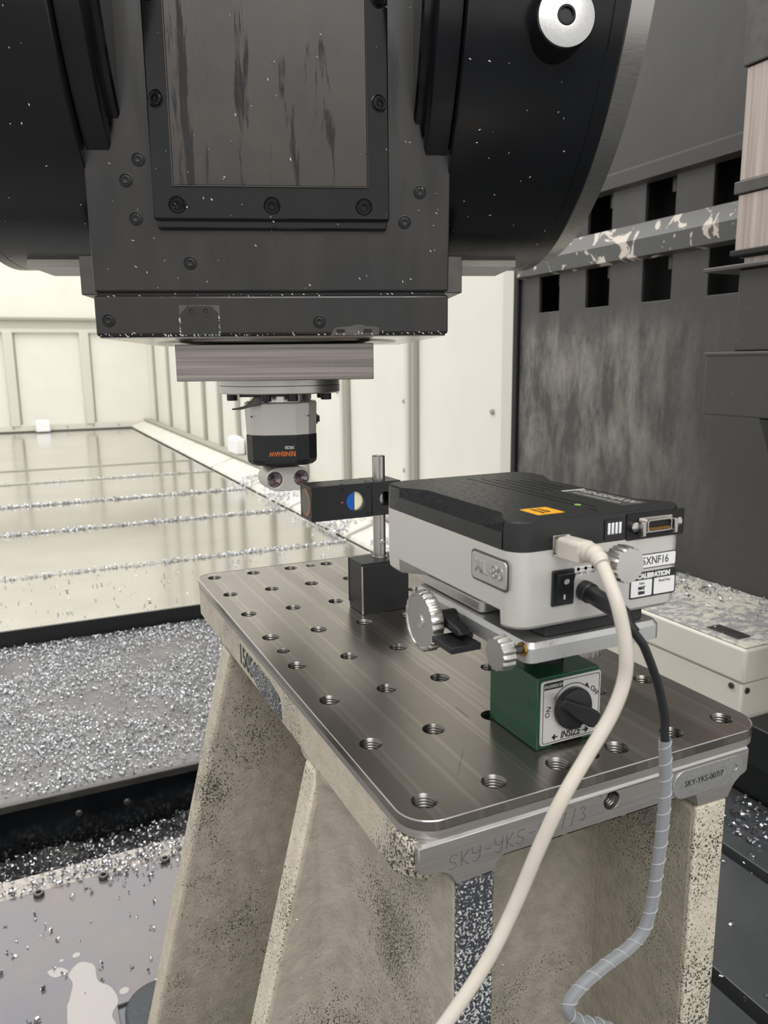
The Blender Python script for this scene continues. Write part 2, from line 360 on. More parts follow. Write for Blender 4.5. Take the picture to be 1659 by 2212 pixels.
# chip bed
bed = thing('chip_tray', 'flat grey steel chip tray strewn with curly swarf left of the stand', 'tray', (-0.3, 1.6, BEDZ - 0.03))
part('tray_floor', MB().box(-3.6, 1.0, 1.125, 2.044, BEDZ - 0.012, BEDZ), 'chipbed_steel', bed)
part('tray_rim', MB().box(-3.6, 1.0, 1.112, 1.125, BEDZ - 0.012, BEDZ + 0.004), 'dark_steel', bed, 0.002)
part('front_panel', MB().box(-3.6, 1.0, 1.115, 1.124, -0.95, BEDZ - 0.0125), 'gutter_black', bed)
pm = mesh('panel_bolt', MB().lathe([(0.007, 0), (0.007, -0.003), (0.004, -0.005)], (0, 0, 0), 'y', 12), 'dark_steel')
for x in (-0.36, -0.17, -0.08, 0.08, 0.17): link('panel_bolt', pm, bed, loc=(x, 1.115, BEDZ - 0.045))
part('support_frame', MB().box(-3.5, 0.95, 1.2, 1.95, -0.95, BEDZ - 0.013), 'edge_black', bed)
# machine table with T slots
tb = thing('machine_table', 'dark grey cast iron machine table with straight black T slots', 'machine table', (0.3, 0, -0.95))
slots = [-0.893, -0.643, -0.393, -0.143, 0.107, 0.357, 0.607, 0.857]
xs = [-1.6] + slots; xe = slots + [1.05]
for i in range(len(xs)):
    a = xs[i] + (0.0255 if i else 0); part('table_strip', MB().box(a, xe[i], -1.6, 0.955, TABZ - 0.04, TABZ), 'table_iron', tb, 0.0012)
for s in slots: part('slot_floor', MB().box(s - 0.012, s + 0.038, -1.6, 0.955, TABZ - 0.07, TABZ - 0.041), 'hole_black', tb)
part('table_body', MB().box(-1.58, 1.04, -1.55, 0.95, -0.95, TABZ - 0.0705), 'edge_black', tb)
STAINS = [[(-0.1981, 0.7066), (-0.1850, 0.7010), (-0.1772, 0.6886), (-0.1754, 0.6592), (-0.16, 0.6388), (-0.1534, 0.6089), (-0.164, 0.5884), (-0.1623, 0.5607), (-0.2134, 0.5798), (-0.2183, 0.6247), (-0.2145, 0.6401), (-0.2086, 0.6687), (-0.2129, 0.6895)],
          [(-0.2405, 0.7076), (-0.2261, 0.7103), (-0.215, 0.7011), (-0.2134, 0.6935), (-0.2177, 0.6928), (-0.2312, 0.6918)], circ(-0.1440, 0.6240, 0.0065, 14), circ(-0.2001, 0.7245, 0.0055, 12), circ(-0.2206, 0.7224, 0.003, 10)]
SCRATCH = [[(0.0829, 0.1038), (0.0827, 0.0931), (0.0828, 0.0852)], [(0.0526, 0.0427), (0.0457, 0.0334), (0.0332, 0.0165)], [(0.0156, 0.2231), (0.0145, 0.2122), (0.0113, 0.2026)]]
# wet sheet screwed over the table on the left
sh = thing('table_cover_sheet', 'wet stained sheet metal bolted over the table left of the stand', 'metal sheet', (-0.8, 0.3, TABZ))
part('sheet', MB().prism([(-1.6, -1.4), (-0.155, -1.4), (-0.155, 0.602), (0.30, 0.602), (0.30, 0.905), (-1.6, 0.905)], 'z', TABZ + 0.0003, TABZ + 0.0043), 'wet_sheet', sh, 0.001)
def closed(P, n=5):
    out = []; m = len(P)
    for i in range(m):
        a, b, c, d = (Vector(P[(i + k) % m]) for k in (-1, 0, 1, 2))
        for k in range(n):
            t = k / n; q = 0.5 * ((2 * b) + (c - a) * t + (2 * a - 5 * b + 4 * c - d) * t * t + (3 * b - a - 3 * c + d) * t ** 3); out.append((q.x, q.y))
    return out
for pl_ in STAINS: part('dried_stain', MB().prism(closed(pl_), 'z', TABZ + 0.0042, TABZ + 0.0046), 'stain_pale', sh, 0.0002)
sb = MB().lathe([(0.0085, 0), (0.0085, 0.006), (0.0075, 0.007), (0.0045, 0.007), (0.004, 0.0035)], (0, 0, 0), 'z', 16)
sbm = mesh('sheet_bolt', sb, 'dark_steel')
for x in (-0.448, -0.347, -0.247, -0.1455, -0.0432, 0.06): link('sheet_bolt', sbm, sh, loc=(x, 0.892, TABZ + 0.0043))
part('edge_strip', MB().box(-1.6, 0.30, 0.906, 0.955, TABZ + 0.0003, TABZ + 0.0028), 'sheet_strip', sh)

# ================================================================ DARK COLUMN ON THE RIGHT
cl = thing('machine_column', 'dark grey machine column with two rows of rectangular openings', 'machine column', (1.4, 1.0, -0.95))
sl_y = [(1.577, 1.677), (1.357, 1.457), (1.130, 1.232), (0.908, 1.0145), (0.69, 0.79), (0.47, 0.57)]
rect = lambda a, b, c, d: [(a, c), (b, c), (b, d), (a, d)]
Y0, Y1 = -0.4, 1.775
low = MB().holed(rect(Y0, Y1, -0.95, 0.575), [rect(a, b, 0.411, 0.519) for a, b in sl_y], 'x', WX, WX + 0.012)
part('front_panel', low, 'column_grey', cl, 0.002)
up = MB().holed(rect(Y0, Y1, 0.5755, 2.6), [rect(a, b, 0.612, 0.706) for a, b in sl_y], 'x', WX, WX + 0.012)
part('front_panel', up, 'column_grey', cl, 0.002)
part('cross_beam', MB().prism([(WX, 0.519), (WX - 0.022, 0.525), (WX - 0.022, 0.568), (WX, 0.611)], 'y', Y0, Y1 - 0.002), 'beam_chipped', cl, sharp=8)
part('cross_beam', MB().prism([(WX, 0.706), (WX - 0.020, 0.712), (WX - 0.020, 0.745), (WX, 0.757)], 'y', Y0, 1.55), 'column_grey', cl, sharp=8)
part('back_panel', MB().box(WX + 0.16, WX + 0.18, Y0, Y1, -0.95, 2.6), 'hole_black', cl)  # black cavity: the shade inside the openings is put into the colour
part('end_panel', MB().box(WX + 0.0125, WX + 0.159, Y1 - 0.02, Y1, -0.95, 2.6), 'hole_black', cl)  # added to close off the bright wall behind the openings
part('top_light_stop', MB().box(WX + 0.0125, WX + 0.159, Y0, Y1 - 0.021, 2.5, 2.6), 'hole_black', cl)  # unseen, added to keep light from above out of the openings
part('near_light_stop', MB().box(WX + 0.0125, WX + 0.159, Y0, Y0 + 0.02, -0.95, 2.49), 'hole_black', cl)  # unseen, added to close the near side of the cavity against light
part('edge_post', MB().box(WX - 0.012, WX + 0.05, 1.7755, 1.799, -0.95, 2.6), 'rubber_black', cl, 0.003)
pin = mesh('clamp_pin', MB().lathe([(0.014, 0), (0.014, 0.055), (0.018, 0.056), (0.018, 0.12)], (0, 0, 0), 'z', 14), 'dark_steel')
hose = mesh('inner_pipe', MB().lathe([(0.02, 0), (0.02, 0.13)], (0, 0, 0), 'z', 14), 'edge_black')
for a, b in sl_y[:4]:
    for z, dz in ((0.411, 0.108), (0.612, 0.094)):
        link('clamp_pin', pin, cl, loc=(WX + 0.045, a + 0.040, z + dz - 0.03)); link('inner_pipe', hose, cl, loc=(WX + 0.075, a + 0.030, z - 0.02))
# rib behind beam holding a splash of chips
# telescopic guard at the right edge
gd = thing('telescopic_guard', 'pinkish steel telescopic guard plates hanging at the right edge', 'machine guard', (1.05, 0.4, 0.27))
for (z0, z1, dx, m) in ((0.765, 1.6, 0.0, 'dark_steel'), (0.575, 0.764, 0.006, 'guard_steel'), (0.553, 0.5745, 0.0, 'dark_steel'), (0.455, 0.5525, 0.006, 'guard_steel'), (0.430, 0.4445, 0.018, 'guard_steel')):
    part('guard_plate', MB().box(1.0 + dx, 1.12, -0.2, 0.69 - dx, z0, z1), m, gd, 0.002)
part('wiper', MB().box(0.992, 1.12, -0.2, 0.683, 0.4446, 0.4548), 'rubber_black', gd, 0.002)
part('wiper', MB().box(0.985, 1.12, -0.2, 0.735, 0.4215, 0.4295), 'dark_steel', gd, 0.002)
part('lower_housing', MB().box(1.003, 1.15, -0.2, 0.668, 0.276, 0.4214), 'column_grey', gd, 0.003)
ft = thing('guard_bracket', 'dark grey bracket block under the telescopic guard', 'machine part', (1.05, 0.4, 0.15))
part('block', MB().box(0.985, 1.20, 0.0, 0.715, 0.158, 0.2755), 'column_grey', ft, 0.003)
part('top_lip', MB().box(0.983, 1.20, 0.0, 0.718, 0.2692, 0.2748), 'dark_steel', ft, 0.001)
part('brace', MB().prism([(0.60, 0.157), (0.50, 0.157), (0.42, -0.2), (0.44, -0.24)], 'x', 1.0, 1.03), 'gloss_black', ft, 0.002)
# beige casing beside the table
bx = thing('beige_casing', 'cream box casing dusted with grey chips beside the dark column', 'machine casing', (1.15, 0.8, -0.95))
part('upper_shell', MB().box(1.0, WX - 0.001, 0.586, 1.86 - 0.1, -0.350, -0.2795), 'beige_box', bx, 0.006, 3)
part('top_plate', MB().box(1.004, WX - 0.002, 0.590, 1.75, -0.2790, -0.2760), 'box_top_dusty', bx, 0.001)
part('lower_shell', MB().box(1.004, WX - 0.001, 0.592, 1.76, -0.50, -0.3515), 'beige_box', bx, 0.004)
part('recess_plate', MB().box(1.026, 1.063, 0.628, 0.705, -0.2758, -0.2742), 'dark_steel', bx, 0.0004)
part('plinth', MB().box(1.055, WX - 0.001, 0.50, 1.76, -0.95, -0.501), 'edge_black', bx)
part('screw', MB().lathe([(0.006, 0), (0.006, -0.003)], (1.018, 0.592, -0.366), 'y', 12), 'dark_steel', bx)
part('screw', MB().lathe([(0.006, 0), (0.006, -0.003)], (1.004, 0.615, -0.362), 'x', 12), 'dark_steel', bx)
part('kerb', MB().box(1.0, 1.12, 0.36, 0.585, -0.50, -0.42), 'edge_black', bx, 0.003)

# ================================================================ FIXTURE STAND
st = thing('fixture_stand', 'cream painted cast iron stand with a drilled steel top plate', 'machining fixture', (0.125, 0.28, TABZ))
PX0, PX1, PY0, PY1 = -0.020, 0.270, -0.0225, 0.583
holes = [(0.05 * j, 0.08 * i) for i in range(8) for j in range(6)]
dowels = [(0.0, 0.2793), (0.25, 0.2793), (0.135, 0.0), (0.125, 0.56), (0.25, 0.045)]
dowels = [(0.0, 0.2793), (0.250, 0.2793), (0.1275, 0.0), (0.1275, 0.56)]
HR = 0.0082
top = MB().holed(rrect(PX0, PX1, PY0, PY1, 0.022, 8), [circ(x, y, HR, 32) for x, y in holes] + [circ(x, y, 0.006, 24) for x, y in dowels], 'z', -0.0062, 0.0)
tp = part('top_plate', top, 'plate_top_steel', st, sharp=25)
part('top_edge', MB().lathe([(1, 0)], n=3, cap=False) if False else MB().holed(rrect(PX0 - 0.0002, PX1 + 0.0002, PY0 - 0.0002, PY1 + 0.0002, 0.022, 8), [rrect(PX0 + 0.0011, PX1 - 0.0011, PY0 + 0.0011, PY1 - 0.0011, 0.021, 8)], 'z', -0.0012, 0.00025), 'steel_bright', st, 0.0004, 1)
part('lower_plate', MB().holed(rrect(PX0 + 0.0003, PX1 - 0.0003, PY0 + 0.0003, PY1 - 0.0003, 0.022, 8), [circ(x, y, HR + 0.0006, 16) for x, y in holes + dowels], 'z', -0.0122, -0.0068), 'machined_steel', st)
prof = [(HR, 0.0002), (HR - 0.0009, -0.0010)]
for k in range(11):
    z = -0.0012 - k * 0.002; prof += [(0.0074, z), (0.0064, z - 0.001), (0.0064, z - 0.00105)]
prof += [(0.0062, -0.024), (0.0003, -0.026)]
thr = mesh('threaded_hole', MB().lathe(prof, n=32, cap=False), 'thread_steel', sharp=50)
for x, y in holes: link('threaded_hole', thr, st, loc=(x, y, 0))
dwl = mesh('dowel_hole', MB().lathe([(0.006, 0.0001), (0.0055, -0.0006), (0.0055, -0.02), (0.0003, -0.021)], n=24, cap=False), 'thread_steel', sharp=40)
for x, y in dowels: link('dowel_hole', dwl, st, loc=(x, y, 0))
# cast slab under the plate: ring of walls so the tapped holes stay open
slab = MB().holed(rrect(PX0 + 0.001, PX1 - 0.001, PY0 + 0.012, PY1 - 0.001, 0.02, 8), [circ(x, y, HR + 0.0008, 12) for x, y in holes + dowels], 'z', -0.046, -0.0128)
part('cast_rim', slab, 'cast_paint_rim', st, 0.002)
part('rim_corner', MB().prism([(PX0, -0.013), (PX0 + 0.014, -0.013), (PX0 + 0.014, -0.031), (PX0, -0.033)], 'y', PY0 + 0.004, PY0 + 0.03), 'cast_paint_worn', st, 0.003)
band = [(-0.0165, -0.0136), (-0.0165, -0.0295), (-0.012, -0.0325), (-0.001, -0.0332), (0.004, -0.036), (0.0088, -0.0443), (0.0372, -0.0428), (0.0378, -0.038), (0.042, -0.0348), (0.10, -0.0345), (0.198, -0.0348), (0.2025, -0.038), (0.2042, -0.0463), (0.2345, -0.0470), (0.2385, -0.040), (0.2430, -0.0345), (0.2490, -0.0325), (0.2520, -0.030), (0.2525, -0.0136)]
FY = -0.0238
part('front_band', MB().holed(band, [circ(0.1262, -0.0208, 0.0062, 24)], 'y', FY, -0.0105), 'machined_steel', st, 0.0006, 1)
part('band_ledge', MB().prism([(FY + 0.0002, -0.0136), (FY + 0.0016, -0.0123), (-0.0105, -0.0123), (-0.0105, -0.0136)], 'x', -0.014, 0.2515), 'steel_bright', st)
ft_prof = [(0.0062, FY - 0.0001), (0.0057, FY + 0.0008)]
for k in range(5): h = FY + 0.001 + k * 0.002; ft_prof += [(0.0057, h), (0.0048, h + 0.001), (0.0048, h + 0.0011)]
ft_prof += [(0.0002, FY + 0.0125)]
part('tapped_hole', MB().lathe(ft_prof, (0.1262, 0, -0.0208), 'y', 28, cap=False), 'thread_steel', st, sharp=50)
# name plate
tagp = part('name_plate', MB().holed(rrect(0.1795, 0.2465, -0.0362, -0.0152, 0.0102, 8), [circ(0.2385, -0.0245, 0.0022, 16)], 'y', FY - 0.0008, FY - 0.00005), 'steel_bright', st, 0.0003, 1)
tagp.data.materials[0] = MAT['aluminium']
text('SKY-YKS-007/7', 0.0044, frame((0.2085, FY - 0.0009, -0.0257), X_, Z_), 'ink', tagp, squeeze=0.92)
# scratched number: strokes
def scratch(word, x, z, h, slope):
    G = {'S': [[(1, .9), (.5, 1), (.1, .8), (.2, .55), (.8, .4), (.9, .15), (.5, 0), (0, .1)]], 'K': [[(.1, 0), (.1, 1)], [(.9, 1), (.15, .45), (1, 0)]], 'Y': [[(0, 1), (.1, .6), (.5, .5), (.9, .7)], [(1, 1), (.9, .3), (.6, 0), (.1, .05)]],
         '-': [[(.2, .5), (.9, .5)]], '0': [[(.5, 0), (.1, .3), (.1, .7), (.5, 1), (.9, .7), (.9, .3), (.5, 0)]], '7': [[(0, .9), (.9, 1), (.4, 0)]], '/': [[(.3, -.1), (.8, 1.1)]], '3': [[(.1, .9), (.6, 1), (.8, .75), (.4, .55), (.8, .3), (.5, 0), (0, .1)]]}
    mb = MB(); wd = h * 0.62
    for i, c in enumerate(word):
        for stx in G[c]:
            pts = [(x + i * wd * 1.32 + px * wd + random.uniform(-1, 1) * h * .03, FY - 0.00004, z + i * wd * 1.32 * slope + pz * h + random.uniform(-1, 1) * h * .03) for px, pz in stx]
            mb.tube(pts, 0.00022, 5)
    return mb
part('scratched_number', scratch('SKY-YKS-007/3', 0.0035, -0.0335, 0.0098, 0.055), 'ink_scratch', st, sharp=0)
scr = MB()
for q in SCRATCH: scr.tube([(x, y, 0.00002) for x, y in q], 0.00016, 4)
part('surface_scratches', scr, 'ink_scratch', st, sharp=0)
# ribs and webs
LG = TABZ + 0.03
wl = 0.0095; wr_ = 0.2345
part('front_web', MB().box(wl, 0.037, FY + 0.0018, 0.165, LG, -0.0462), 'cast_paint', st, 0.004, 3)
part('front_web', MB().box(0.205, wr_, FY + 0.0018, 0.165, LG, -0.0485), 'cast_paint', st, 0.004, 3)
part('web_face', MB().box(wl + 0.0005, 0.0366, FY + 0.0006, FY + 0.006, LG, -0.0452), 'cast_bare', st, 0.002)
part('web_face', MB().box(0.2052, wr_ - 0.0003, FY + 0.0006, FY + 0.006, LG, -0.0480), 'cast_paint_worn', st, 0.002)
part('recess_panel', MB().box(0.03, 0.21, 0.105, 0.14, LG, -0.0465), 'cast_paint', st)
# fillets at the recess corners
def fillet(x, y, sx, r, z0, z1):
    poly = [(x, y + 0.002), (x, y - r)] + [(x + sx * (r - r * math.cos(a)), y - r + r * math.sin(a)) for a in [PI / 2 * i / 6 for i in range(1, 6)]] + [(x + sx * r, y), (x + sx * r, y + 0.002)]
    return MB().prism(poly, 'z', z0, z1)
part('fillet', fillet(0.2052, 0.1052, -1, 0.03, LG, -0.0466), 'cast_paint', st, sharp=60)
part('fillet', fillet(0.0368, 0.1052, 1, 0.03, LG, -0.0466), 'cast_paint', st, sharp=60)
part('fillet', MB().prism([(0.0096, 0.142), (0.0096, 0.090), (0.0055, 0.112), (-0.002, 0.129), (-0.013, 0.139), (-0.02, 0.1405), (-0.02, 0.142)], 'z', LG, -0.0466), 'cast_paint', st, sharp=70)
def rib(y0, y1, mat_edge, wobble=0):
    e = lambda z: -0.019 - 0.248 * (-0.052 - z)
    L = [(e(z), z) for z in (-0.05, -0.15, -0.25, -0.35, -0.45, LG)]
    Rr = [(0.25 - (x - 0.0), z) for x, z in L[::-1]]
    part('rib', MB().prism(L + [(0.2345 + 0.02, LG), (0.2345, -0.05)], 'y', y0, y1), 'cast_paint', st, 0.004, 3)
    Lo = [(x - 0.0012, z) for x, z in L]; Li = [(x + 0.004, z) for x, z in L]
    part('rib_edge', MB().prism(Lo + Li[::-1], 'y', y0 + 0.001, y1 - 0.001), mat_edge, st, 0.002)
rib(0.1405, 0.168, 'cast_paint_worn'); rib(0.420, 0.452, 'cast_paint_rim')
part('spine', MB().box(0.10, 0.15, 0.169, 0.58, LG, -0.0467), 'cast_paint', st)
part('rim_gusset', MB().prism([(PX0 + 0.0012, -0.040), (0.03, -0.040), (0.03, -0.075), (PX0 + 0.004, -0.058)], 'y', 0.125, 0.19), 'cast_paint_rim', st, 0.006, 3)
part('rim_gusset', MB().prism([(PX0 + 0.0012, -0.040), (0.03, -0.040), (0.03, -0.06), (PX0 + 0.004, -0.05)], 'y', 0.41, 0.575), 'cast_paint_rim', st, 0.005, 3)
part('base_flange', MB().prism(rrect(-0.150, 0.40, -0.09, 0.597, 0.045, 8), 'z', TABZ + 0.0003, LG), 'foot_paint', st, 0.004)
text('15050', 0.021, frame((PX0 + 0.00095, 0.338, -0.0305), -Y_, Z_), 'foot_paint', st, name='cast_number', squeeze=0.9, thick=0.0006)
part('bare_patch', MB().prism([(0.338, -0.03), (0.30, -0.018), (0.265, -0.019), (0.232, -0.024), (0.228, -0.043), (0.26, -0.0445), (0.30, -0.044)][::-1], 'x', PX0 + 0.0003, PX0 + 0.0013), 'cast_bare', st, sharp=0)

# ================================================================ GREEN MAGNETIC BASE
mg = thing('magnetic_base', 'green magnetic switch base carrying the laser unit', 'magnetic base', (0.1225, 0.048, 0.0))
MX0, MX1, MY0, MY1, MT = 0.0965, 0.1490, 0.0195, 0.0775, 0.0530
vb = [(MX0, 0.0004), (MX0 + 0.012, 0.0004), (MX0 + 0.022, 0.0065), (MX1 - 0.022, 0.0065), (MX1 - 0.012, 0.0004), (MX1, 0.0004), (MX1, MT), (MX0, MT)]
part('body', MB().prism(vb, 'y', MY0, MY1), 'green_enamel', mg, 0.0008)
fp = part('face_plate', MB().prism(rrect(MX0 + 0.0022, MX1 + 0.0004, 0.0036, 0.0505, 0.0022, 4), 'y', MY0 - 0.0018, MY0 - 0.00005), 'plate_label_steel', mg, 0.0004, 1)
FPY = MY0 - 0.0019
def ring2d(outer, inner, y0, y1): return MB().holed(outer, [inner], 'y', y0, y1)
part('border_line', ring2d(rrect(MX0 + 0.0036, MX1 - 0.001, 0.0050, 0.0492, 0.0018, 4), rrect(MX0 + 0.0040, MX1 - 0.0014, 0.0054, 0.0488, 0.0016, 4), FPY - 0.00005, FPY + 0.0001), 'ink', fp, sharp=0)
part('serial_tag', MB().prism(rrect(MX0 + 0.0042, MX0 + 0.0200, 0.0442, 0.0487, 0.0006, 3), 'y', FPY - 0.00006, FPY + 0.0001), 'label_black', fp)
text('S/N:2509221374', 0.0022, frame((MX0 + 0.0121, FPY - 0.0001, 0.0464), X_, Z_), 'ink_white', fp, squeeze=0.78)
KC = (0.1245, 0.0278)
arc = MB(); pts = [(KC[0] + 0.0176 * math.cos(math.radians(a)), FPY - 0.0001, KC[1] + 0.0176 * math.sin(math.radians(a))) for a in range(48, 152, 6)]
arc.tube(pts, 0.00028, 5); part('turn_arrow', arc.prism([(KC[0] + 0.0125, KC[1] + 0.0158), (KC[0] + 0.0148, KC[1] + 0.0108), (KC[0] + 0.0108, KC[1] + 0.0140)], 'y', FPY - 0.0002, FPY + 0.0001), 'ink', fp, sharp=0)
text('OFF', 0.0036, frame((KC[0] + 0.0190, FPY - 0.0001, KC[1] + 0.0085), (0.62, 0, -0.78), (0.78, 0, 0.62)), 'ink', fp)
text('ON', 0.0036, frame((KC[0] - 0.0200, FPY - 0.0001, KC[1] + 0.0002), (0.25, 0, 0.97), (-0.97, 0, 0.25)), 'ink', fp)
text('INSIZE', 0.0052, frame((0.1238, FPY - 0.0001, 0.0086), X_, Z_), 'ink', fp, squeeze=0.80, shear=0.22, bold=0.00012)
ar = MB()
for sx in (-1, 1):
    cx = 0.1238 + sx * 0.0118
    ar.prism([(cx - sx * 0.001, 0.0082), (cx + sx * 0.0012, 0.0082), (cx + sx * 0.0012, 0.0062), (cx + sx * 0.0040, 0.0086), (cx + sx * 0.0012, 0.0110), (cx + sx * 0.0012, 0.0090), (cx - sx * 0.001, 0.0090)], 'y', FPY - 0.0002, FPY + 0.0001)
part('logo_arrows', ar, 'ink', fp, sharp=0)
kn = part('switch_knob', MB().lathe([(0.0150, FPY - 0.0001), (0.0150, FPY - 0.003), (0.0142, FPY - 0.0042), (0.0132, FPY - 0.0046)], (KC[0], 0, KC[1]), 'y', 40), 'plastic_black', mg)
ang = math.radians(-33); ca, sa = math.cos(ang), math.sin(ang)
bar = [(-0.0190, 0.0030), (-0.0115, 0.0036), (0.002, 0.0058), (0.0130, 0.0062), (0.0172, 0.0052), (0.0184, 0.0), (0.0172, -0.0052), (0.0130, -0.0062), (0.002, -0.0058), (-0.0115, -0.0036), (-0.0190, -0.0030)]
part('grip', MB().prism([(KC[0] + a * ca - b * sa, KC[1] + a * sa + b * ca) for a, b in bar], 'y', FPY - 0.0105, FPY - 0.0030), 'plastic_black', kn, 0.0012, 3)
part('swivel_mount', MB().lathe([(0.014, MT), (0.014, MT + 0.012), (0.018, MT + 0.016), (0.018, 0.0888)], (0.1225, 0.048, 0), 'z', 28), 'plastic_black', mg)

# ================================================================ ADJUSTMENT STAGE
sg = thing('adjustment_stage', 'silver adjustment stage with knurled knobs under the laser unit', 'instrument stage', (0.1225, 0.048, 0.0889))
sp = rrect(0.0520, 0.1545, -0.030, 0.1135, 0.006, 5)
ins = rrect(0.0543, 0.1522, -0.0277, 0.1112, 0.0045, 5)
part('plate', MB().loft([[(x, y, 0.0890) for x, y in sp], [(x, y, 0.0978) for x, y in sp], [(x, y, 0.1008) for x, y in ins]]), 'aluminium', sg, sharp=25)
part('upper_plate', MB().prism(rrect(0.058, 0.150, 0.030, 0.1185, 0.004, 4), 'z', 0.1014, 0.1092), 'aluminium', sg, 0.0008)
part('upper_plate', MB().prism(rrect(0.068, 0.145, -0.024, 0.0295, 0.004, 4), 'z', 0.1010, 0.1080), 'plastic_black', sg, 0.0008)
part('adjuster_block', MB().box(0.0505, 0.056, 0.036, 0.083, 0.0835, 0.0925), 'plastic_black', sg, 0.0006)
def knob(name, c, axis, r, h0, h1, flutes, depth, mat, parent, dish=False):
    s = 1 if h1 > h0 else -1; t = abs(h1 - h0)
    pr = [(r * 0.82, h0), (r, h0 + s * t * 0.14), (r, h0 + s * t * 0.80), (r * 0.95, h1)]
    pr += [(r * 0.88, h1), (r * 0.86, h1 - s * 0.0007), (r * 0.22, h1 - s * 0.0012), (r * 0.21, h1 - s * 0.0004), (0.0001, h1 - s * 0.0008)] if dish else [(0.0001, h1 + s * 0.00005)]
    return part(name, MB().lathe(pr, c, axis, flutes * 6, wave=(flutes, depth, r * 0.9)), mat, parent, sharp=28)
k1 = knob('large_knob', (0, 0.0655, 0.0897), 'x', 0.0207, 0.0400, 0.0305, 24, 0.018, 'knob_steel', sg, True)
part('shaft', MB().cyl((0, 0.0655, 0.0897), 'x', 0.0042, 0.0395, 0.0525, 18), 'steel_bright', k1)
k2 = knob('small_knob', (0, -0.0250, 0.0972), 'x', 0.0100, 0.0420, 0.0325, 14, 0.045, 'knob_steel', sg)
part('shaft', MB().cyl((0, -0.0250, 0.0972), 'x', 0.0026, 0.0415, 0.0530, 16), 'dark_steel', k2)
part('brass_collar', MB().lathe([(0.0042, 0.0506), (0.0042, 0.0522)], (0, -0.0250, 0.0972), 'x', 20), 'brass', sg)
knob('under_knob', (0.112, -0.012, 0), 'z', 0.0075, 0.0885, 0.0790, 14, 0.04, 'knob_steel', sg)
part('lever', MB().prism([(0.058, 0.0905), (0.050, 0.0895), (0.030, 0.0880), (0.0265, 0.0905), (0.030, 0.0935), (0.048, 0.0965), (0.058, 0.0955)], 'x', 0.0405, 0.0475), 'plastic_black', sg, 0.0012, 3)
part('lever_hub', MB().cyl((0, 0.054, 0.0930), 'x', 0.0062, 0.0395, 0.0525, 20), 'plastic_black', sg, 0.0008)
part('lever_guide', MB().box(0.030, 0.052, 0.020, 0.046, 0.0815, 0.0860), 'plastic_black', sg, 0.0006)

# ================================================================ LASER UNIT
lz = thing('laser_unit', 'silver laser interferometer with black vented lid', 'laser instrument', (0.105, 0.058, 0.1092))
LX0, LX1, LY0, LY1 = 0.0413, 0.1700, -0.0300, 0.1465
def outline(z, inset=0.0, notch=0.0, na=(0.116, 0.0965, 0.0035, -0.0180), fr=0.016, rr=0.013):
    x0, x1, y0, y1 = LX0 + inset, LX1 - inset, LY0 + inset, LY1 - inset; out = []
    def corner(cx, cy, r, a0, n=7): return [(cx + r * math.cos(math.radians(a0 + 90 * i / n)), cy + r * math.sin(math.radians(a0 + 90 * i / n))) for i in range(n + 1)]
    out += corner(x1 - rr, y0 + rr, rr, -90)
    out += [(x1, na[3]), (x1 - notch, na[2]), (x1 - notch, na[1]), (x1, na[0])]
    out += corner(x1 - fr, y1 - fr, fr, 0); out += corner(x0 + fr, y1 - fr, fr, 90)
    out += [(x0, na[0]), (x0 + notch, na[1]), (x0 + notch, na[2]), (x0, na[3])]
    out += corner(x0 + rr, y0 + rr, rr, 180)
    return [(x, y, z) for x, y in out]
nb = (0.117, 0.100, -0.006, -0.0165)
part('body', MB().loft([outline(0.1096, 0.0025, 0.016, nb), outline(0.1118, 0.0005, 0.0135, nb), outline(0.1205, 0, 0, nb), outline(0.1562, 0, 0, nb)]), 'silver_paint', lz, sharp=22)
# lid with real vent slots
lid = MB(); r0 = outline(0.1565); r1 = outline(0.1665); r2 = outline(0.1728, 0.0004, 0.0115); r3 = outline(0.1736, 0.0014, 0.0118)
lid.loft([r0, r1, r2, r3], cap=False); lid.add(r0, [tuple(range(len(r0)))])
def slot(x0, y0, x1, y1, wdt=0.0013):
    return [(x0 - wdt / 2, y0), (x0 + wdt / 2, y0), (x1 + wdt / 2, y1), (x1 - wdt / 2, y1)]
vents = [slot(0.1075, -0.0030, 0.1075, 0.130), slot(0.1150, -0.010, 0.1150, 0.122), slot(0.1225, 0.052, 0.1225, 0.118), slot(0.1300, 0.052, 0.1300, 0.112), slot(0.1375, 0.056, 0.1375, 0.104), slot(0.1450, 0.060, 0.1450, 0.098), slot(0.1075, -0.0205, 0.1075, -0.0105)]
bm = bmesh.new(); E = []
for loop in [[(p[0], p[1]) for p in r3]] + vents:
    vs = [bm.verts.new((a, b, 0.1736)) for a, b in loop]; E += [bm.edges.new((vs[i], vs[(i + 1) % len(vs)])) for i in range(len(vs))]
bmesh.ops.triangle_fill(bm, edges=E, use_beauty=True); bm.verts.index_update()
lid.add([tuple(v.co) for v in bm.verts], [tuple(v.index for v in f.verts) for f in bm.faces]); bm.free()
for q in vents:
    lid.add([(a, b, 0.1736) for a, b in q] + [(a, b, 0.1706) for a, b in q], [(0, 1, 5, 4), (1, 2, 6, 5), (2, 3, 7, 6), (3, 0, 4, 7), (4, 5, 6, 7)])
lidm = mesh('lid', lid, 'lid_black', 24, weld=True); lo = link('lid', lidm, lz)
LT = 0.1736
part('warning_label', MB().prism(rrect(0.0680, 0.0875, -0.0145, 0.0045, 0.0006, 2), 'z', LT, LT + 0.0002), 'sticker_yellow', lo)
text('LASER', 0.0032, frame((0.0790, -0.005, LT + 0.0003), -Y_, X_), 'ink', lo, squeeze=0.95); text('APERTURE', 0.0022, frame((0.0745, -0.005, LT + 0.0003), -Y_, X_), 'ink', lo, squeeze=0.95)
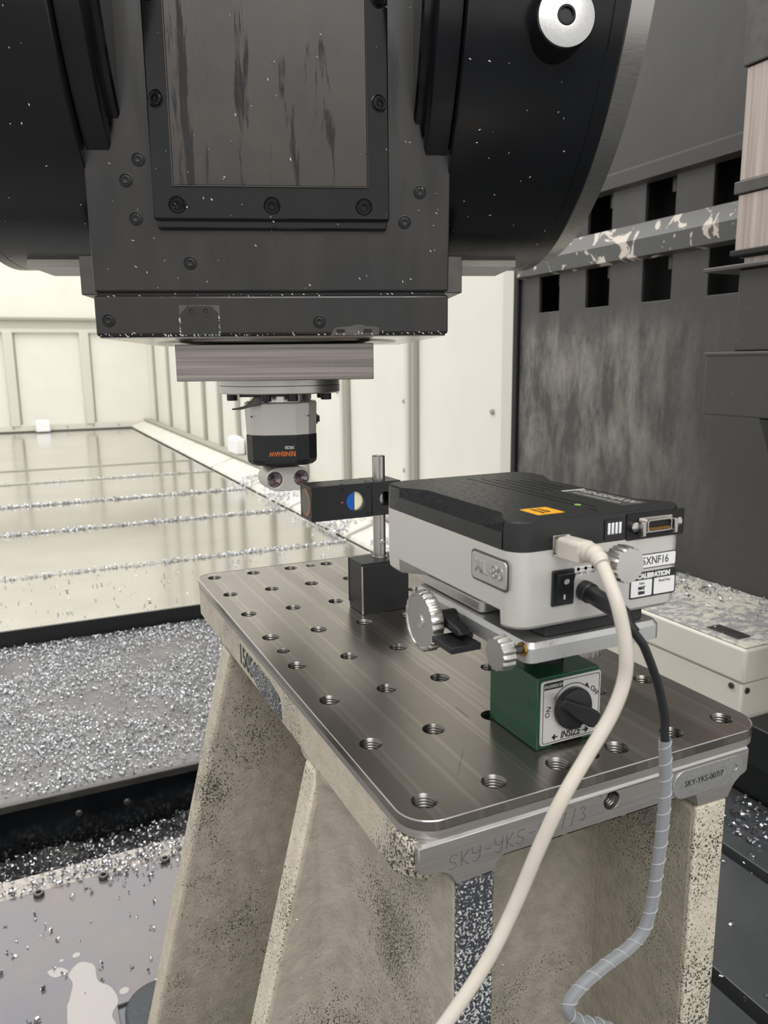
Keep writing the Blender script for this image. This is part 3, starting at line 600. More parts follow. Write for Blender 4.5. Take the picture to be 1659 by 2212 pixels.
part('indicator', MB().lathe([(0.0022, LT), (0.0022, LT + 0.0003), (0.0008, LT + 0.0006)], (0.1095, 0.0010, 0), 'z', 20), 'indicator_green', lo)
part('brand_plate', MB().prism(rrect(0.1318, 0.1525, -0.0145, 0.0475, 0.0008, 2), 'z', LT, LT + 0.0003), 'sticker_grey', lo)
part('plate_edge', MB().box(0.1325, 0.1518, 0.0455, 0.0470, LT + 0.0003, LT + 0.0005), 'ink_white', lo)
text('RENISHAW', 0.0072, frame((0.1452, 0.0160, LT + 0.0004), -Y_, X_), 'ink_silver', lo, squeeze=1.1, bold=0.0001)
text('Laser measurement system', 0.0028, frame((0.1368, 0.0160, LT + 0.0004), -Y_, X_), 'ink_silver', lo, squeeze=1.05)
# left badge
bd = part('badge', MB().prism(rrect(-0.0236, 0.0140, 0.1332, 0.1498, 0.0030, 5), 'x', LX0 - 0.0010, LX0 + 0.0005), 'aluminium', lz, 0.0006, 2)
part('badge_rim', MB().holed(rrect(-0.0248, 0.0152, 0.1320, 0.1510, 0.0038, 5), [rrect(-0.0238, 0.0142, 0.1330, 0.1500, 0.0031, 5)], 'x', LX0 - 0.0003, LX0 + 0.0002), 'dark_steel', bd, sharp=0)
text('XL-80', 0.0082, frame((LX0 - 0.0011, -0.0048, 0.1414), -Y_, Z_), 'steel_bright', bd, squeeze=1.05, thick=0.00035)
# rear panel things
RY = LY0
def plate_y(x0, x1, z0, z1, r, t, mat, name, par, n=4): return part(name, MB().prism(rrect(x0, x1, z0, z1, r, n), 'y', RY - t, RY + 0.0002), mat, par)
sw = part('power_switch', MB().prism(rrect(0.0672, 0.0828, 0.1222, 0.1436, 0.0008, 3), 'y', RY - 0.0014, RY + 0.0002), 'plastic_black', lz, 0.0004)
rk = part('rocker', MB().prism([(RY - 0.0014, 0.1235), (RY - 0.0020, 0.1235), (RY - 0.0024, 0.1325), (RY - 0.0052, 0.1418), (RY - 0.0014, 0.1422)], 'x', 0.0692, 0.0808), 'plastic_black', sw, 0.0004)
part('off_mark', MB().lathe([(0.0017, -0.0001), (0.0017, 0.0001), (0.0013, 0.0001), (0.0013, -0.0001)], (0, 0, 0), 'y', 24), 'ink_white', rk, loc=(0.0752, RY - 0.00405, 0.1372), rot=(math.radians(16.8), 0, 0))
part('on_mark', MB().box(0.0747, 0.0755, RY - 0.0026, RY - 0.0020, 0.1262, 0.1290), 'ink_white', rk)
plate_y(0.0836, 0.0995, 0.1385, 0.1438, 0.0008, 0.00025, 'label_white', 'voltage_label', lz)
text('24V DC 1.5A', 0.0018, frame((0.0916, RY - 0.0004, 0.1398), X_, Z_), 'ink', lz, squeeze=1.0)
sy = MB()
for x in (0.0862, 0.0916, 0.0970): sy.lathe([(0.0011, RY - 0.0004), (0.0011, RY - 0.0002), (0.0008, RY - 0.0002), (0.0008, RY - 0.0004)], (x, 0, 0.1424), 'y', 16)
sy.box(0.0873, 0.0905, RY - 0.0004, RY - 0.0002, 0.1423, 0.1425).box(0.0927, 0.0959, RY - 0.0004, RY - 0.0002, 0.1423, 0.1425)
part('polarity_symbol', sy, 'ink', lz, sharp=0)
part('power_socket', MB().lathe([(0.0062, RY + 0.0002), (0.0062, RY - 0.0020), (0.0050, RY - 0.0026)], (0.0912, 0, 0.1288), 'y', 24), 'plastic_black', lz)
part('usb_socket', MB().box(0.0672, 0.0790, RY - 0.0008, RY + 0.0002, 0.1522, 0.1645), 'steel_bright', lz, 0.0003)
# status lights and data connector in the lid
pl = part('status_window', MB().prism(rrect(0.1045, 0.1195, 0.1575, 0.1700, 0.0012, 3), 'y', RY - 0.0006, RY + 0.0002), 'gloss_black', lz)
for i in range(4): part('status_light', MB().box(0.1064 + i * 0.0028, 0.1082 + i * 0.0028, RY - 0.0014, RY - 0.0006, 0.1610, 0.1680), 'plain_white', pl, 0.0004)
cp = part('connector_panel', MB().prism(rrect(0.1212, 0.1672, 0.1555, 0.1718, 0.0012, 3), 'y', RY - 0.0006, RY + 0.0002), 'hole_black', lz)
part('connector_shell', MB().prism(rrect(0.1300, 0.1565, 0.1590, 0.1690, 0.0010, 3), 'y', RY - 0.0016, RY - 0.0006), 'brass', cp, 0.0003).data.materials[0] = MAT['steel_turned']
part('connector_frame', MB().holed(rrect(0.1340, 0.1535, 0.1602, 0.1678, 0.0018, 4), [rrect(0.1348, 0.1527, 0.1609, 0.1671, 0.0014, 4)], 'y', RY - 0.0045, RY - 0.0016), 'steel_turned', cp)
part('connector_core', MB().prism(rrect(0.1348, 0.1527, 0.1609, 0.1671, 0.0014, 4), 'y', RY - 0.0030, RY - 0.0016), 'hole_black', cp)
pinm = mesh('contact_pin', MB().box(-0.0003, 0.0003, RY - 0.0040, RY - 0.0030, 0.1612, 0.1628), 'brass')
for i in range(13): link('contact_pin', pinm, cp, loc=(0.1358 + i * 0.00132, 0, 0))
for x in (0.1262, 0.1610):
    s_ = part('jack_screw', MB().lathe([(0.0030, RY - 0.0006), (0.0030, RY - 0.0030), (0.0016, RY - 0.0038)], (x, 0, 0.1640), 'y', 16), 'steel_bright', cp)
for x in (0.1305, 0.1558): part('latch_clip', MB().box(x - 0.0013, x + 0.0013, RY - 0.0060, RY - 0.0016, 0.1582, 0.1672), 'steel_turned', cp, 0.0004)
# stickers
s1 = plate_y(0.1120, 0.1628, 0.1362, 0.1455, 0.0014, 0.00020, 'label_black', 'serial_label', lz); s1b = plate_y(0.1126, 0.1622, 0.1368, 0.1449, 0.0010, 0.00030, 'label_white', 'label_field', s1)
text('5XNF16', 0.0050, frame((0.1457, RY - 0.0004, 0.1408), X_, Z_), 'ink', s1, squeeze=0.88)
s2 = plate_y(0.1262, 0.1636, 0.1178, 0.1344, 0.0014, 0.00020, 'label_black', 'calibration_label', lz)
text('CALIBRATION', 0.0029, frame((0.1450, RY - 0.0004, 0.1316), X_, Z_), 'ink_white', s2, bold=0.0003)
plate_y(0.1272, 0.1440, 0.1188, 0.1292, 0.0008, 0.00030, 'label_white', 'label_field', s2); plate_y(0.1456, 0.1626, 0.1188, 0.1292, 0.0008, 0.00030, 'label_white', 'label_field', s2)
text('Date', 0.0015, frame((0.1356, RY - 0.0004, 0.1272), X_, Z_), 'ink', s2); text('MAY', 0.0018, frame((0.1356, RY - 0.0004, 0.1241), X_, Z_), 'ink', s2, bold=0.0002)
text('2024', 0.0018, frame((0.1356, RY - 0.0004, 0.1211), X_, Z_), 'ink', s2, bold=0.0002); text('Recal Due', 0.0016, frame((0.1541, RY - 0.0004, 0.1272), X_, Z_), 'ink', s2)
kr = knob('rear_knob', (0.1022, 0, 0.1484), 'y', 0.0104, RY - 0.0135, RY - 0.0255, 20, 0.03, 'knob_steel', lz)
part('shaft', MB().cyl((0.1022, 0, 0.1484), 'y', 0.0040, RY - 0.014, RY + 0.0002, 16), 'steel_bright', kr)

# ================================================================ CABLES
def spline(P, n=8):
    P = [Vector(p) for p in P]; out = []
    for i in range(len(P) - 1):
        a, b, c, d = P[max(i - 1, 0)], P[i], P[i + 1], P[min(i + 2, len(P) - 1)]
        for k in range(n):
            t = k / n; out.append(0.5 * ((2 * b) + (c - a) * t + (2 * a - 5 * b + 4 * c - d) * t * t + (3 * b - a - 3 * c + d) * t ** 3))
    return out + [P[-1]]
uc = thing('usb_cable', 'off-white data cable hanging from the rear of the laser unit', 'cable', (0.0731, RY - 0.0012, 0.158))
uxc, uzc = 0.0731, 0.1583
part('plug_tip', MB().box(uxc - 0.0042, uxc + 0.0042, RY - 0.0040, RY - 0.0009, uzc - 0.004, uzc + 0.004), 'steel_bright', uc)
part('plug_body', MB().loft([[(uxc + a * 0.0058, y, uzc + dz + b * 0.0060) for a, b in ((-1, -1), (1, -1), (1, .7), (.7, 1), (-.7, 1), (-1, .7))] for y, dz in ((RY - 0.0030, 0), (RY - 0.0225, 0.0006))]), 'cable_white', uc, 0.0010, 3)
boot = [(0.0731, -0.0520, 0.1592), (0.0724, -0.0560, 0.1597), (0.0716, -0.0605, 0.1600), (0.0708, -0.0650, 0.1585), (0.0700, -0.0690, 0.1560)]
part('strain_relief', MB().tube(spline(boot, 4), [0.0056 - 0.0014 * i / 16 + (0.00045 if i % 4 < 2 else -0.0003) for i in range(17)], 16), 'cable_white', uc)
wp = [(0.0700, -0.069, 0.1560), (0.0684, -0.0760, 0.1500), (0.0676, -0.085, 0.1381), (0.0695, -0.09, 0.1169), (0.0694, -0.09, 0.0992), (0.0618, -0.09, 0.0815), (0.0476, -0.09, 0.0627), (0.0322, -0.09, 0.042), (0.0224, -0.085, 0.0141), (0.0108, -0.08, -0.0208), (-0.006, -0.08, -0.0481), (-0.0283, -0.08, -0.0728), (-0.0473, -0.08, -0.0897), (-0.0659, -0.08, -0.1035), (-0.10, -0.09, -0.14), (-0.13, -0.10, -0.22), (-0.15, -0.13, -0.38), (-0.165, -0.20, -0.54), (-0.20, -0.30, -0.5905), (-0.35, -0.50, -0.5910)]
part('cord', MB().tube(spline(wp, 8), 0.0037, 14), 'cable_white', uc)
pc = thing('power_cable', 'black power cable ending in a clear spiral sleeve', 'cable', (0.0912, RY - 0.0028, 0.1288))
ax0 = Vector((0.0912, RY - 0.0028, 0.1288)); ax1 = Vector((0.0862, -0.0700, 0.1262))
part('plug', MB().tube([ax0.lerp(ax1, t) for t in (0, 0.10, 0.12, 0.9, 1.0)], [0.0062, 0.0062, 0.0053, 0.0050, 0.0042], 20), 'plastic_black', pc)
bp = [tuple(ax1), (0.0836, -0.0770, 0.1222), (0.0885, -0.0795, 0.1150), (0.093, -0.08, 0.1081), (0.1028, -0.08, 0.0876), (0.1094, -0.08, 0.067), (0.1109, -0.08, 0.0527)]
part('strain_relief', MB().tube([Vector(ax1).lerp(Vector(bp[1]), t) for t in (0, 0.5, 1)] + [Vector((0.0858, -0.079, 0.1190))], [0.0043, 0.0040, 0.0034, 0.0030], 14), 'rubber_black', pc)
slv = [(0.1107, -0.08, 0.0523), (0.1132, -0.08, 0.0311), (0.1137, -0.08, 0.0128), (0.113, -0.08, -0.0112), (0.1111, -0.08, -0.0323), (0.109, -0.08, -0.0507), (0.1034, -0.08, -0.0681), (0.092, -0.08, -0.0759), (0.0756, -0.08, -0.0809), (0.0598, -0.08, -0.0873), (0.0503, -0.08, -0.0952), (0.0501, -0.08, -0.1018), (0.056, -0.08, -0.1094), (0.066, -0.08, -0.1164), (0.0833, -0.08, -0.1287), (0.12, -0.10, -0.16), (0.16, -0.14, -0.25), (0.17, -0.20, -0.40), (0.15, -0.28, -0.54), (0.10, -0.36, -0.5955), (0.0, -0.45, -0.5958)]
part('cord', MB().tube(spline(bp + slv[1:], 8), 0.0024, 12), 'cable_black', pc)
sp_ = spline(slv, 14)
part('spiral_sleeve', MB().tube(sp_, 0.0036, 14, cap=False), 'sleeve_clear', pc)
hel = []; L = 0
for i, p in enumerate(sp_[:-1]):
    d = (sp_[i + 1] - p); step = d.length; d.normalize(); u = d.cross(Vector((0, 1, 0))).normalized(); v = d.cross(u)
    for k in range(4):
        q = p.lerp(sp_[i + 1], k / 4); th = (L + step * k / 4) / 0.0105 * 2 * PI; hel.append(q + (u * math.cos(th) + v * math.sin(th)) * 0.0037)
    L += step
part('sleeve_edge', MB().tube(hel, 0.00018, 5), 'sleeve_rim', pc, sharp=0)

# ================================================================ OPTIC ON ITS POST
bk = thing('black_mounting_block', 'black square mounting block holding the steel post', 'mounting block', (0.135, 0.36, 0))
bp_ = [(0.1075, 0.0004), (0.1150, 0.0004), (0.1190, 0.0060), (0.1500, 0.0060), (0.1540, 0.0004), (0.1615, 0.0004), (0.1615, 0.0553), (0.1075, 0.0553)]
part('body', MB().prism(bp_, 'y', 0.3425, 0.3775), 'plastic_black', bk, 0.0006)
part('end_plate', MB().box(0.1073, 0.1617, 0.3400, 0.3424, 0.0004, 0.0535), 'plastic_black', bk, 0.0005)
part('edge_strip', MB().box(0.1068, 0.1084, 0.3396, 0.3412, 0.0004, 0.0528), 'steel_bright', bk, 0.0003)
part('back_edge_strip', MB().box(0.1068, 0.1078, 0.3768, 0.3782, 0.0060, 0.0553), 'dark_steel', bk, 0.0003)
po = thing('mounting_post', 'steel post standing on the black mounting block', 'post', (0.1380, 0.3627, 0.0556))
part('rod', MB().lathe([(0.0068, 0.0556), (0.0068, 0.1655), (0.0060, 0.1663), (0.0035, 0.1663), (0.0030, 0.1640)], (0.1380, 0.3627, 0), 'z', 32), 'steel_turned', po)
part('collar', MB().lathe([(0.0080, 0.0554), (0.0080, 0.0566), (0.0070, 0.0568)], (0.1380, 0.3627, 0), 'z', 32), 'steel_bright', po)
sc = part('cross_screw', MB().lathe([(0.0026, 0), (0.0026, -0.0006), (0.0020, -0.0010), (0.0001, -0.0010)], (0.1384, 0.3562, 0.0735), 'y', 20), 'steel_bright', po)
part('screw_slot', MB().prism([(0.1368, 0.0747), (0.1372, 0.0751), (0.1400, 0.0723), (0.1396, 0.0719)], 'y', 0.3550, 0.3556), 'hole_black', sc, sharp=0)
ob = thing('optic_housing', 'black rectangular optic housing clamped on the steel post', 'optical instrument', (0.1, 0.363, 0.1045))
OZ0, OZ1, OY0, OY1 = 0.1045, 0.1405, 0.3457, 0.3800
AC = (0.1037, 0.1222)
part('housing', MB().holed(rect(0.0555, 0.1220, OZ0, OZ1), [circ(AC[0], AC[1], 0.0106, 36)], 'y', OY0, OY1), 'anodised_black', ob, 0.0004, 1)
part('end_cap', MB().box(0.0556, 0.0575, OY0 + 0.0003, OY1 - 0.0003, OZ0 + 0.0003, OZ1 - 0.0003), 'anodised_black', ob)
ap = part('window_ring', MB().lathe([(0.0106, OY0 + 0.0002), (0.0098, OY0 + 0.0014), (0.0098, OY0 + 0.004)], (AC[0], 0, AC[1]), 'y', 36, cap=False), 'dark_steel', ob)
half = lambda s: [(AC[0] + 0.0004 * s, AC[1] - 0.0098)] + [(AC[0] + s * 0.0098 * math.cos(math.radians(a)), AC[1] + 0.0098 * math.sin(math.radians(a))) for a in range(-84, 85, 8)] + [(AC[0] + 0.0004 * s, AC[1] + 0.0098)]
part('prism_glass', MB().prism(half(-1), 'y', OY0 + 0.0040, OY0 + 0.0060), 'prism_blue', ob)
part('prism_glass', MB().prism(half(1), 'y', OY0 + 0.0040, OY0 + 0.0060), 'prism_pale', ob)
part('back_glass', MB().lathe([(0.0105, OY1 - 0.003), (0.0105, OY1 - 0.002)], (AC[0], 0, AC[1]), 'y', 32), 'hole_black', ob)
scm = mesh('screw_hole', MB().lathe([(0.0017, 0), (0.0017, -0.0002), (0.0012, -0.00025), (0.0001, -0.00005)], (0, 0, 0), 'y', 16), 'hole_black')
for x, z in ((0.0885, 0.1357), (0.1178, 0.1357), (0.0885, 0.1087), (0.1178, 0.1087)): link('screw_hole', scm, ob, loc=(x, OY0, z))
for y, z in ((0.3490, 0.1372), (0.3768, 0.1372), (0.3490, 0.1078), (0.3768, 0.1078)): link('screw_hole', scm, ob, loc=(0.0555, y, z), rot=(0, 0, -PI / 2))
for x, y in ((0.066, 0.350), (0.090, 0.350), (0.100, 0.376), (0.117, 0.350), (0.075, 0.376)): link('screw_hole', scm, ob, loc=(x, y, OZ1), rot=(-PI / 2, 0, 0))
part('laser_spot', MB().lathe([(0.0011, OY0), (0.0011, OY0 - 0.0001), (0.0001, OY0 - 0.0002)], (0.0886, 0, 0.1222), 'y', 14), 'red_glow_glass', ob)
lb = part('round_label', MB().lathe([(0.0150, 0.0555), (0.0150, 0.0553), (0.0001, 0.0553)], (0, 0.3628, 0.1225), 'x', 40), 'sticker_grey', ob)
part('label_ring', MB().holed(circ(0.3628, 0.1225, 0.0157, 40), [circ(0.3628, 0.1225, 0.0151, 40)], 'x', 0.0553, 0.0556), 'hole_black', lb, sharp=0)
for i, ch in enumerate('RENISHAW'):
    a = math.radians(72 - i * 20.5); y = 0.3628 - 0.0118 * math.cos(a); z = 0.1225 + 0.0118 * math.sin(a)
    text(ch, 0.0044, frame((0.0551, y, z), (0, -math.sin(a) , -math.cos(a)), (0, -math.cos(a), math.sin(a))), 'ink_bronze', lb, bold=0.0002)
clp = part('clamp', MB().holed(rect(0.1224, 0.1560, OZ0 + 0.0004, OZ1), [circ(0.1385, 0.1222, 0.0072, 30)], 'y', OY0 + 0.0004, 0.3815), 'anodised_black', ob, 0.0005, 1)
part('clamp_bore', MB().lathe([(0.0073, OY0 + 0.0004), (0.0073, OY0 + 0.02), (0.0001, OY0 + 0.02)], (0.1385, 0, 0.1222), 'y', 30, cap=False), 'hole_black', clp)

# ================================================================ SPINDLE HEAD (own frame: x across, y away, z up)
HA = math.radians(-19); HL = (0.0925, 0.553, 0.0)
hd = thing('spindle_head', 'large black spindle head hanging between two round drums', 'machine head', HL, HA, local=True)
F = -0.19
def hp(name, mb, mat, par=hd, bevel=0.0, seg=2, sharp=32, **k): return part(name, mb, mat, par, bevel, seg, sharp, world=False, **k)
lowb = hp('lower_block', MB().box(-0.169, 0.175, F, 0.19, 0.2905, 0.3290), 'machine_black', bevel=0.003, seg=3)
hp('bottom_face', MB().box(-0.1665, 0.1725, F + 0.003, 0.188, 0.2888, 0.2906), 'steel_bright', bevel=0.001)
hp('bottom_ring', MB().lathe([(0.142, 0.2868), (0.145, 0.2890)], (0, 0, 0), 'z', 64), 'steel_turned')
hp('spindle_nose', MB().lathe([(0.09, 0.2850), (0.105, 0.2862), (0.105, 0.2894)], (0, 0, 0), 'z', 48), 'dark_steel')
body = [(-0.168, 0.3315), (0.175, 0.3315), (0.177, 0.4660), (0.156, 0.4680), (0.1500, 0.4760), (0.1485, 0.486), (0.1504, 0.60), (0.152, 0.95), (-0.140, 0.95), (-0.1345, 0.58), (-0.1345, 0.565), (-0.1405, 0.555), (-0.1425, 0.545), (-0.1410, 0.482), (-0.1430, 0.474), (-0.149, 0.4695), (-0.1690, 0.4675)]
hp('main_body', MB().prism(body, 'y', F, 0.18), 'machine_black', bevel=0.0025, seg=3)
hp('seam_gasket', MB().box(-0.166, 0.172, F + 0.003, 0.18, 0.3288, 0.3318), 'hole_black')
# cover with sloping border
def rectz(x0, x1, z0, z1, y): return [(x0, y, z0), (x1, y, z0), (x1, y, z1), (x0, y, z1)]
hp('cover_base', MB().box(-0.1035, 0.1130, F - 0.006, F + 0.001, 0.3885, 0.96), 'gloss_black', bevel=0.002)
cvb = hp('cover_border', MB().loft([rectz(-0.1055, 0.1150, 0.3960, 0.96, F - 0.0055), rectz(-0.1055, 0.1150, 0.3960, 0.96, F - 0.012), rectz(-0.0860, 0.0950, 0.4230, 0.94, F - 0.021)]), 'gloss_black', bevel=0.0015)  # darker black than the plate: shade of the slopes put into the colour
hp('cover_plate', MB().box(-0.0848, 0.0937, F - 0.0228, F - 0.0209, 0.4240, 0.94), 'cover_black', bevel=0.0012)
part('plate_bead', MB().holed(rect(-0.0858, 0.0947, 0.4230, 0.941), [rect(-0.0846, 0.0935, 0.4242, 0.9405)], 'y', F - 0.0232, F - 0.0207), 'machine_black', hd, 0.0004, world=False)
hb = MB().lathe([(0.0082, 0.0012), (0.0080, -0.0004), (0.0074, -0.0006), (0.0068, 0.0001), (0.0056, 0.0002), (0.0054, -0.0006), (0.0050, -0.0010), (0.0028, -0.0010), (0.0024, -0.0001), (0.0001, 0.0)], (0, 0, 0), 'y', 24)
hbm = mesh('socket_bolt', hb, 'gloss_black', 30)
sl1 = 0.20
for x, z in ((-0.0830, 0.4085), (0.0040, 0.4085), (0.0905, 0.4080)): link('socket_bolt', hbm, hd, loc=(x, F - 0.0168, z), rot=(math.radians(18), 0, 0), world=False)
for x, z in ((-0.0965, 0.4985), (0.1055, 0.4985), (-0.0965, 0.5865), (0.1055, 0.5865)): link('socket_bolt', hbm, hd, loc=(x, F - 0.0165, z), rot=(0, 0, math.radians(-24 if x < 0 else 24)), world=False)
rec = MB().lathe([(0.0064, 0.0006), (0.0064, -0.0007), (0.0054, -0.0010), (0.0046, -0.0003), (0.0034, -0.0004), (0.0028, -0.0008), (0.0016, -0.0003), (0.0001, -0.0002)], (0, 0, 0), 'y', 24)
rcm = mesh('bolt_pocket', rec, 'hole_black', 30)  # all black in place of the shade inside the pockets, none is cut
for x, z in ((-0.1182, 0.4512), (-0.1308, 0.4328), (-0.1240, 0.3988), (-0.0762, 0.3587), (0.1464, 0.4250), (0.1313, 0.3972), (-0.1561, 0.3057), (0.0457, 0.3032)): link('bolt_pocket', rcm, hd, loc=(x, F, z), world=False)
cpl = hp('clamp_plate', MB().prism([(-0.0880, 0.2912), (-0.0525, 0.2912), (-0.0515, 0.2925), (-0.0515, 0.3105), (-0.0585, 0.3185), (-0.0815, 0.3185), (-0.0888, 0.3105), (-0.0888, 0.2925)], 'y', F - 0.0012, F + 0.0005), 'machine_black', bevel=0.0006)
hp('clamp_recess', MB().box(-0.0895, -0.0508, F - 0.0003, F + 0.0005, 0.2908, 0.3195), 'dark_steel')
for x in (-0.0775, -0.0640): part('clamp_screw', MB().lathe([(0.0050, F - 0.0012), (0.0050, F - 0.0020), (0.0022, F - 0.0021), (0.0016, F - 0.0014)], (x, 0, 0.3135), 'y', 20), 'machine_black', cpl, world=False)
hp('drain_notch', MB().prism([(0.0560, 0.2900), (0.1050, 0.2900), (0.1050, 0.2975), (0.0980, 0.2985), (0.0900, 0.2985), (0.0895, 0.3000), (0.0790, 0.3000), (0.0785, 0.2985), (0.0610, 0.2975)], 'y', F - 0.0004, F + 0.0005), 'dark_steel', bevel=0.0002)
for x in (0.0665, 0.0935): hp('notch_bolt', MB().box(x - 0.004, x + 0.004, F - 0.0012, F, 0.2925, 0.2958), 'hole_black')
hp('side_bracket', MB().box(-0.1925, -0.1695, -0.14, 0.05, 0.3335, 0.372), 'dark_steel', bevel=0.001)
hp('side_bracket', MB().box(0.1760, 0.1990, -0.14, 0.05, 0.3345, 0.372), 'dark_steel', bevel=0.001)
# drums
ZC, RD = 0.675, 0.300
for sgn, s0, s1 in ((1, 0.1745, 0.3165), (-1, 0.1660, 0.3060)):
    pr = [(RD - 0.010, sgn * s0), (RD - 0.001, sgn * (s0 + 0.0005)), (RD, sgn * (s0 + 0.002)), (RD, sgn * (s1 - 0.017)), (RD - 0.0006, sgn * (s1 - 0.0165)), (RD - 0.0006, sgn * (s1 - 0.0155)), (RD, sgn * (s1 - 0.015)), (RD, sgn * (s1 - 0.003)), (RD - 0.003, sgn * s1), (0.05, sgn * s1)]
    dr = hp('drum', MB().lathe(pr, (0, 0, ZC), 'x', 128), 'drum_black', sharp=30)
    hp('inner_collar', MB().lathe([(RD - 0.016, sgn * (s0 - 0.024)), (RD - 0.012, sgn * (s0 - 0.022)), (RD - 0.012, sgn * (s0 - 0.0015))], (0, 0, ZC), 'x', 96), 'drum_black', sharp=30)
    hp('gap_ring', MB().lathe([(RD - 0.035, sgn * (s0 - 0.034)), (RD - 0.032, sgn * (s0 - 0.032)), (RD - 0.032, sgn * (s0 - 0.02))], (0, 0, ZC), 'x', 96), 'gloss_black', sharp=30)
    hp('steel_ring', MB().lathe([(RD - 0.012, sgn * (s1 - 0.002)), (RD - 0.012, sgn * (s1 + 0.024)), (RD - 0.03, sgn * (s1 + 0.025))], (0, 0, ZC), 'x', 128), 'steel_turned', sharp=30)
    a, b = sorted((sgn * (s0 + 0.002), sgn * (s1 - 0.034)))
    hp('bottom_strip', MB().box(a, b, -0.05, 0.045, ZC - RD - 0.0035, ZC - RD + 0.010), 'skirting_paint', bevel=0.002)
bs = hp('boss', MB().lathe([(0.0250, -0.240), (0.0248, -0.2895), (0.0240, -0.2905), (0.0001, -0.2905)], (0.2542, 0, 0.5433), 'y', 48), 'drum_black', sharp=30)
part('boss_face', MB().lathe([(0.0240, -0.2900), (0.0240, -0.2917), (0.0235, -0.292), (0.0076, -0.292), (0.0072, -0.2910)], (0.2542, 0, 0.5433), 'y', 48, cap=False), 'aluminium', bs, world=False)
part('boss_ring', MB().lathe([(0.0077, -0.2900), (0.0077, -0.2926), (0.0060, -0.2926), (0.0056, -0.2870), (0.0034, -0.2860), (0.0030, -0.2815), (0.0001, -0.2815)], (0.2538, 0, 0.5440), 'y', 32), 'gloss_black', bs, world=False)
hp('yoke_top', MB().box(-0.36, 0.36, -0.16, 0.24, 0.955, 1.10), 'machine_black', bevel=0.01)

# adapter block and calibrator on the spindle nose
ad = thing('steel_adapter_block', 'square milled steel block under the black spindle head', 'adapter block', HL, HA, local=True)
part('block', MB().box(-0.1080, 0.1065, -0.11, 0.105, 0.2450, 0.2842), 'block_steel', ad, 0.0008, world=False)
part('scribe_marks', MB().box(0.0600, 0.0606, -0.1103, -0.1100, 0.2515, 0.2530).box(0.0600, 0.0606, -0.1103, -0.1100, 0.2555, 0.2570).box(0.0600, 0.0606, -0.1103, -0.1100, 0.2595, 0.2610), 'ink_white', ad, world=False, sharp=0)
rc = thing('rotary_calibrator', 'silver and black rotary calibrator hanging below the adapter block', 'calibration instrument', HL, HA, local=True)
def rp(name, mb, mat, par=rc, bevel=0.0, seg=2, sharp=32): return part(name, mb, mat, par, bevel, seg, sharp, world=False)
rp('flange', MB().lathe([(0.0730, 0.2448), (0.0735, 0.2440), (0.0735, 0.2378), (0.0725, 0.2374), (0.0738, 0.2370), (0.0738, 0.2290), (0.0722, 0.2278)], (0, 0, 0), 'z', 72), 'steel_turned', sharp=25)
rp('hub', MB().lathe([(0.0380, 0.2280), (0.0380, 0.2165)], (0, 0, 0), 'z', 48), 'steel_bright')
for a in (195, 255, 285, 338, 90, 30):
    x, y = 0.0600 * math.cos(math.radians(a)), 0.0600 * math.sin(math.radians(a)); rp('cap_screw', MB().lathe([(0.0065, 0.2284), (0.0065, 0.2200), (0.0058, 0.2195)], (x, y, 0), 'z', 18), 'plastic_black')
lv = rp('release_lever', MB().prism([(-0.0225, 0.2255), (-0.0300, 0.2245), (-0.0400, 0.2150), (-0.0480, 0.2125), (-0.0565, 0.2115), (-0.0565, 0.2098), (-0.0450, 0.2100), (-0.0360, 0.2125), (-0.0225, 0.2150)], 'y', -0.046, -0.040), 'dark_steel', bevel=0.0008)
rp('lever_plate', MB().box(-0.047, 0.012, -0.046, -0.030, 0.2246, 0.2272), 'edge_black', bevel=0.0005)
# body: flattened octagon
def octo(r, c, z, o=0): return [(r * x, r * y, z) for x, y in ((-0.5, -0.93), (0.42, -0.93), (0.78, -0.72), (1, -0.38), (1, 0.38), (0.78, 0.72), (0.42, 0.93), (-0.5, 0.93), (-0.82, 0.72), (-1, 0.38), (-1, -0.38), (-0.82, -0.72))]
rp('body', MB().loft([octo(0.0425, 0, 0.1780), octo(0.0440, 0, 0.2160), octo(0.0425, 0, 0.2175)]), 'silver_paint', bevel=0.0006, seg=2, sharp=14)
for x in (-0.0345, 0.0335): rp('body_screw', MB().lathe([(0.0011, -0.0355), (0.0011, -0.0358), (0.0001, -0.0357)], (x, 0, 0.2010), 'y', 12), 'hole_black')
bb = rp('base_cap', MB().loft([octo(0.0370, 0, 0.1405), octo(0.0415, 0, 0.1440), octo(0.0426, 0, 0.1478), octo(0.0430, 0, 0.1776), octo(0.0424, 0, 0.1782)]), 'plastic_black', bevel=0.0006, seg=2, sharp=14)
fy = -0.93 * 0.0430 - 0.0003
part('lettering', MB(), 'ink', None) if False else None
def rtext(s, size, x, z, mat, sq, bold=0.0):
    o = text(s, size, frame((x, fy, z), -X_, -Z_), mat, bb, squeeze=sq, bold=bold); o.matrix_parent_inverse = Matrix(); return o
rtext('RENISHAW', 0.0056, 0.0010, 0.1562, 'ink_orange', 0.80, 0.0002); rtext('XR20', 0.0036, 0.0098, 0.1636, 'ink_white', 0.95, 0.0001)
rp('side_switch', MB().box(0.0432, 0.0475, -0.010, 0.006, 0.1915, 0.1990).box(0.043, 0.0449, -0.013, 0.009, 0.1895, 0.2010), 'plastic_black', bevel=0.0006)
rp('neck', MB().lathe([(0.0190, 0.1395), (0.0190, 0.1408)], (0, 0, 0), 'z', 32), 'dark_steel')
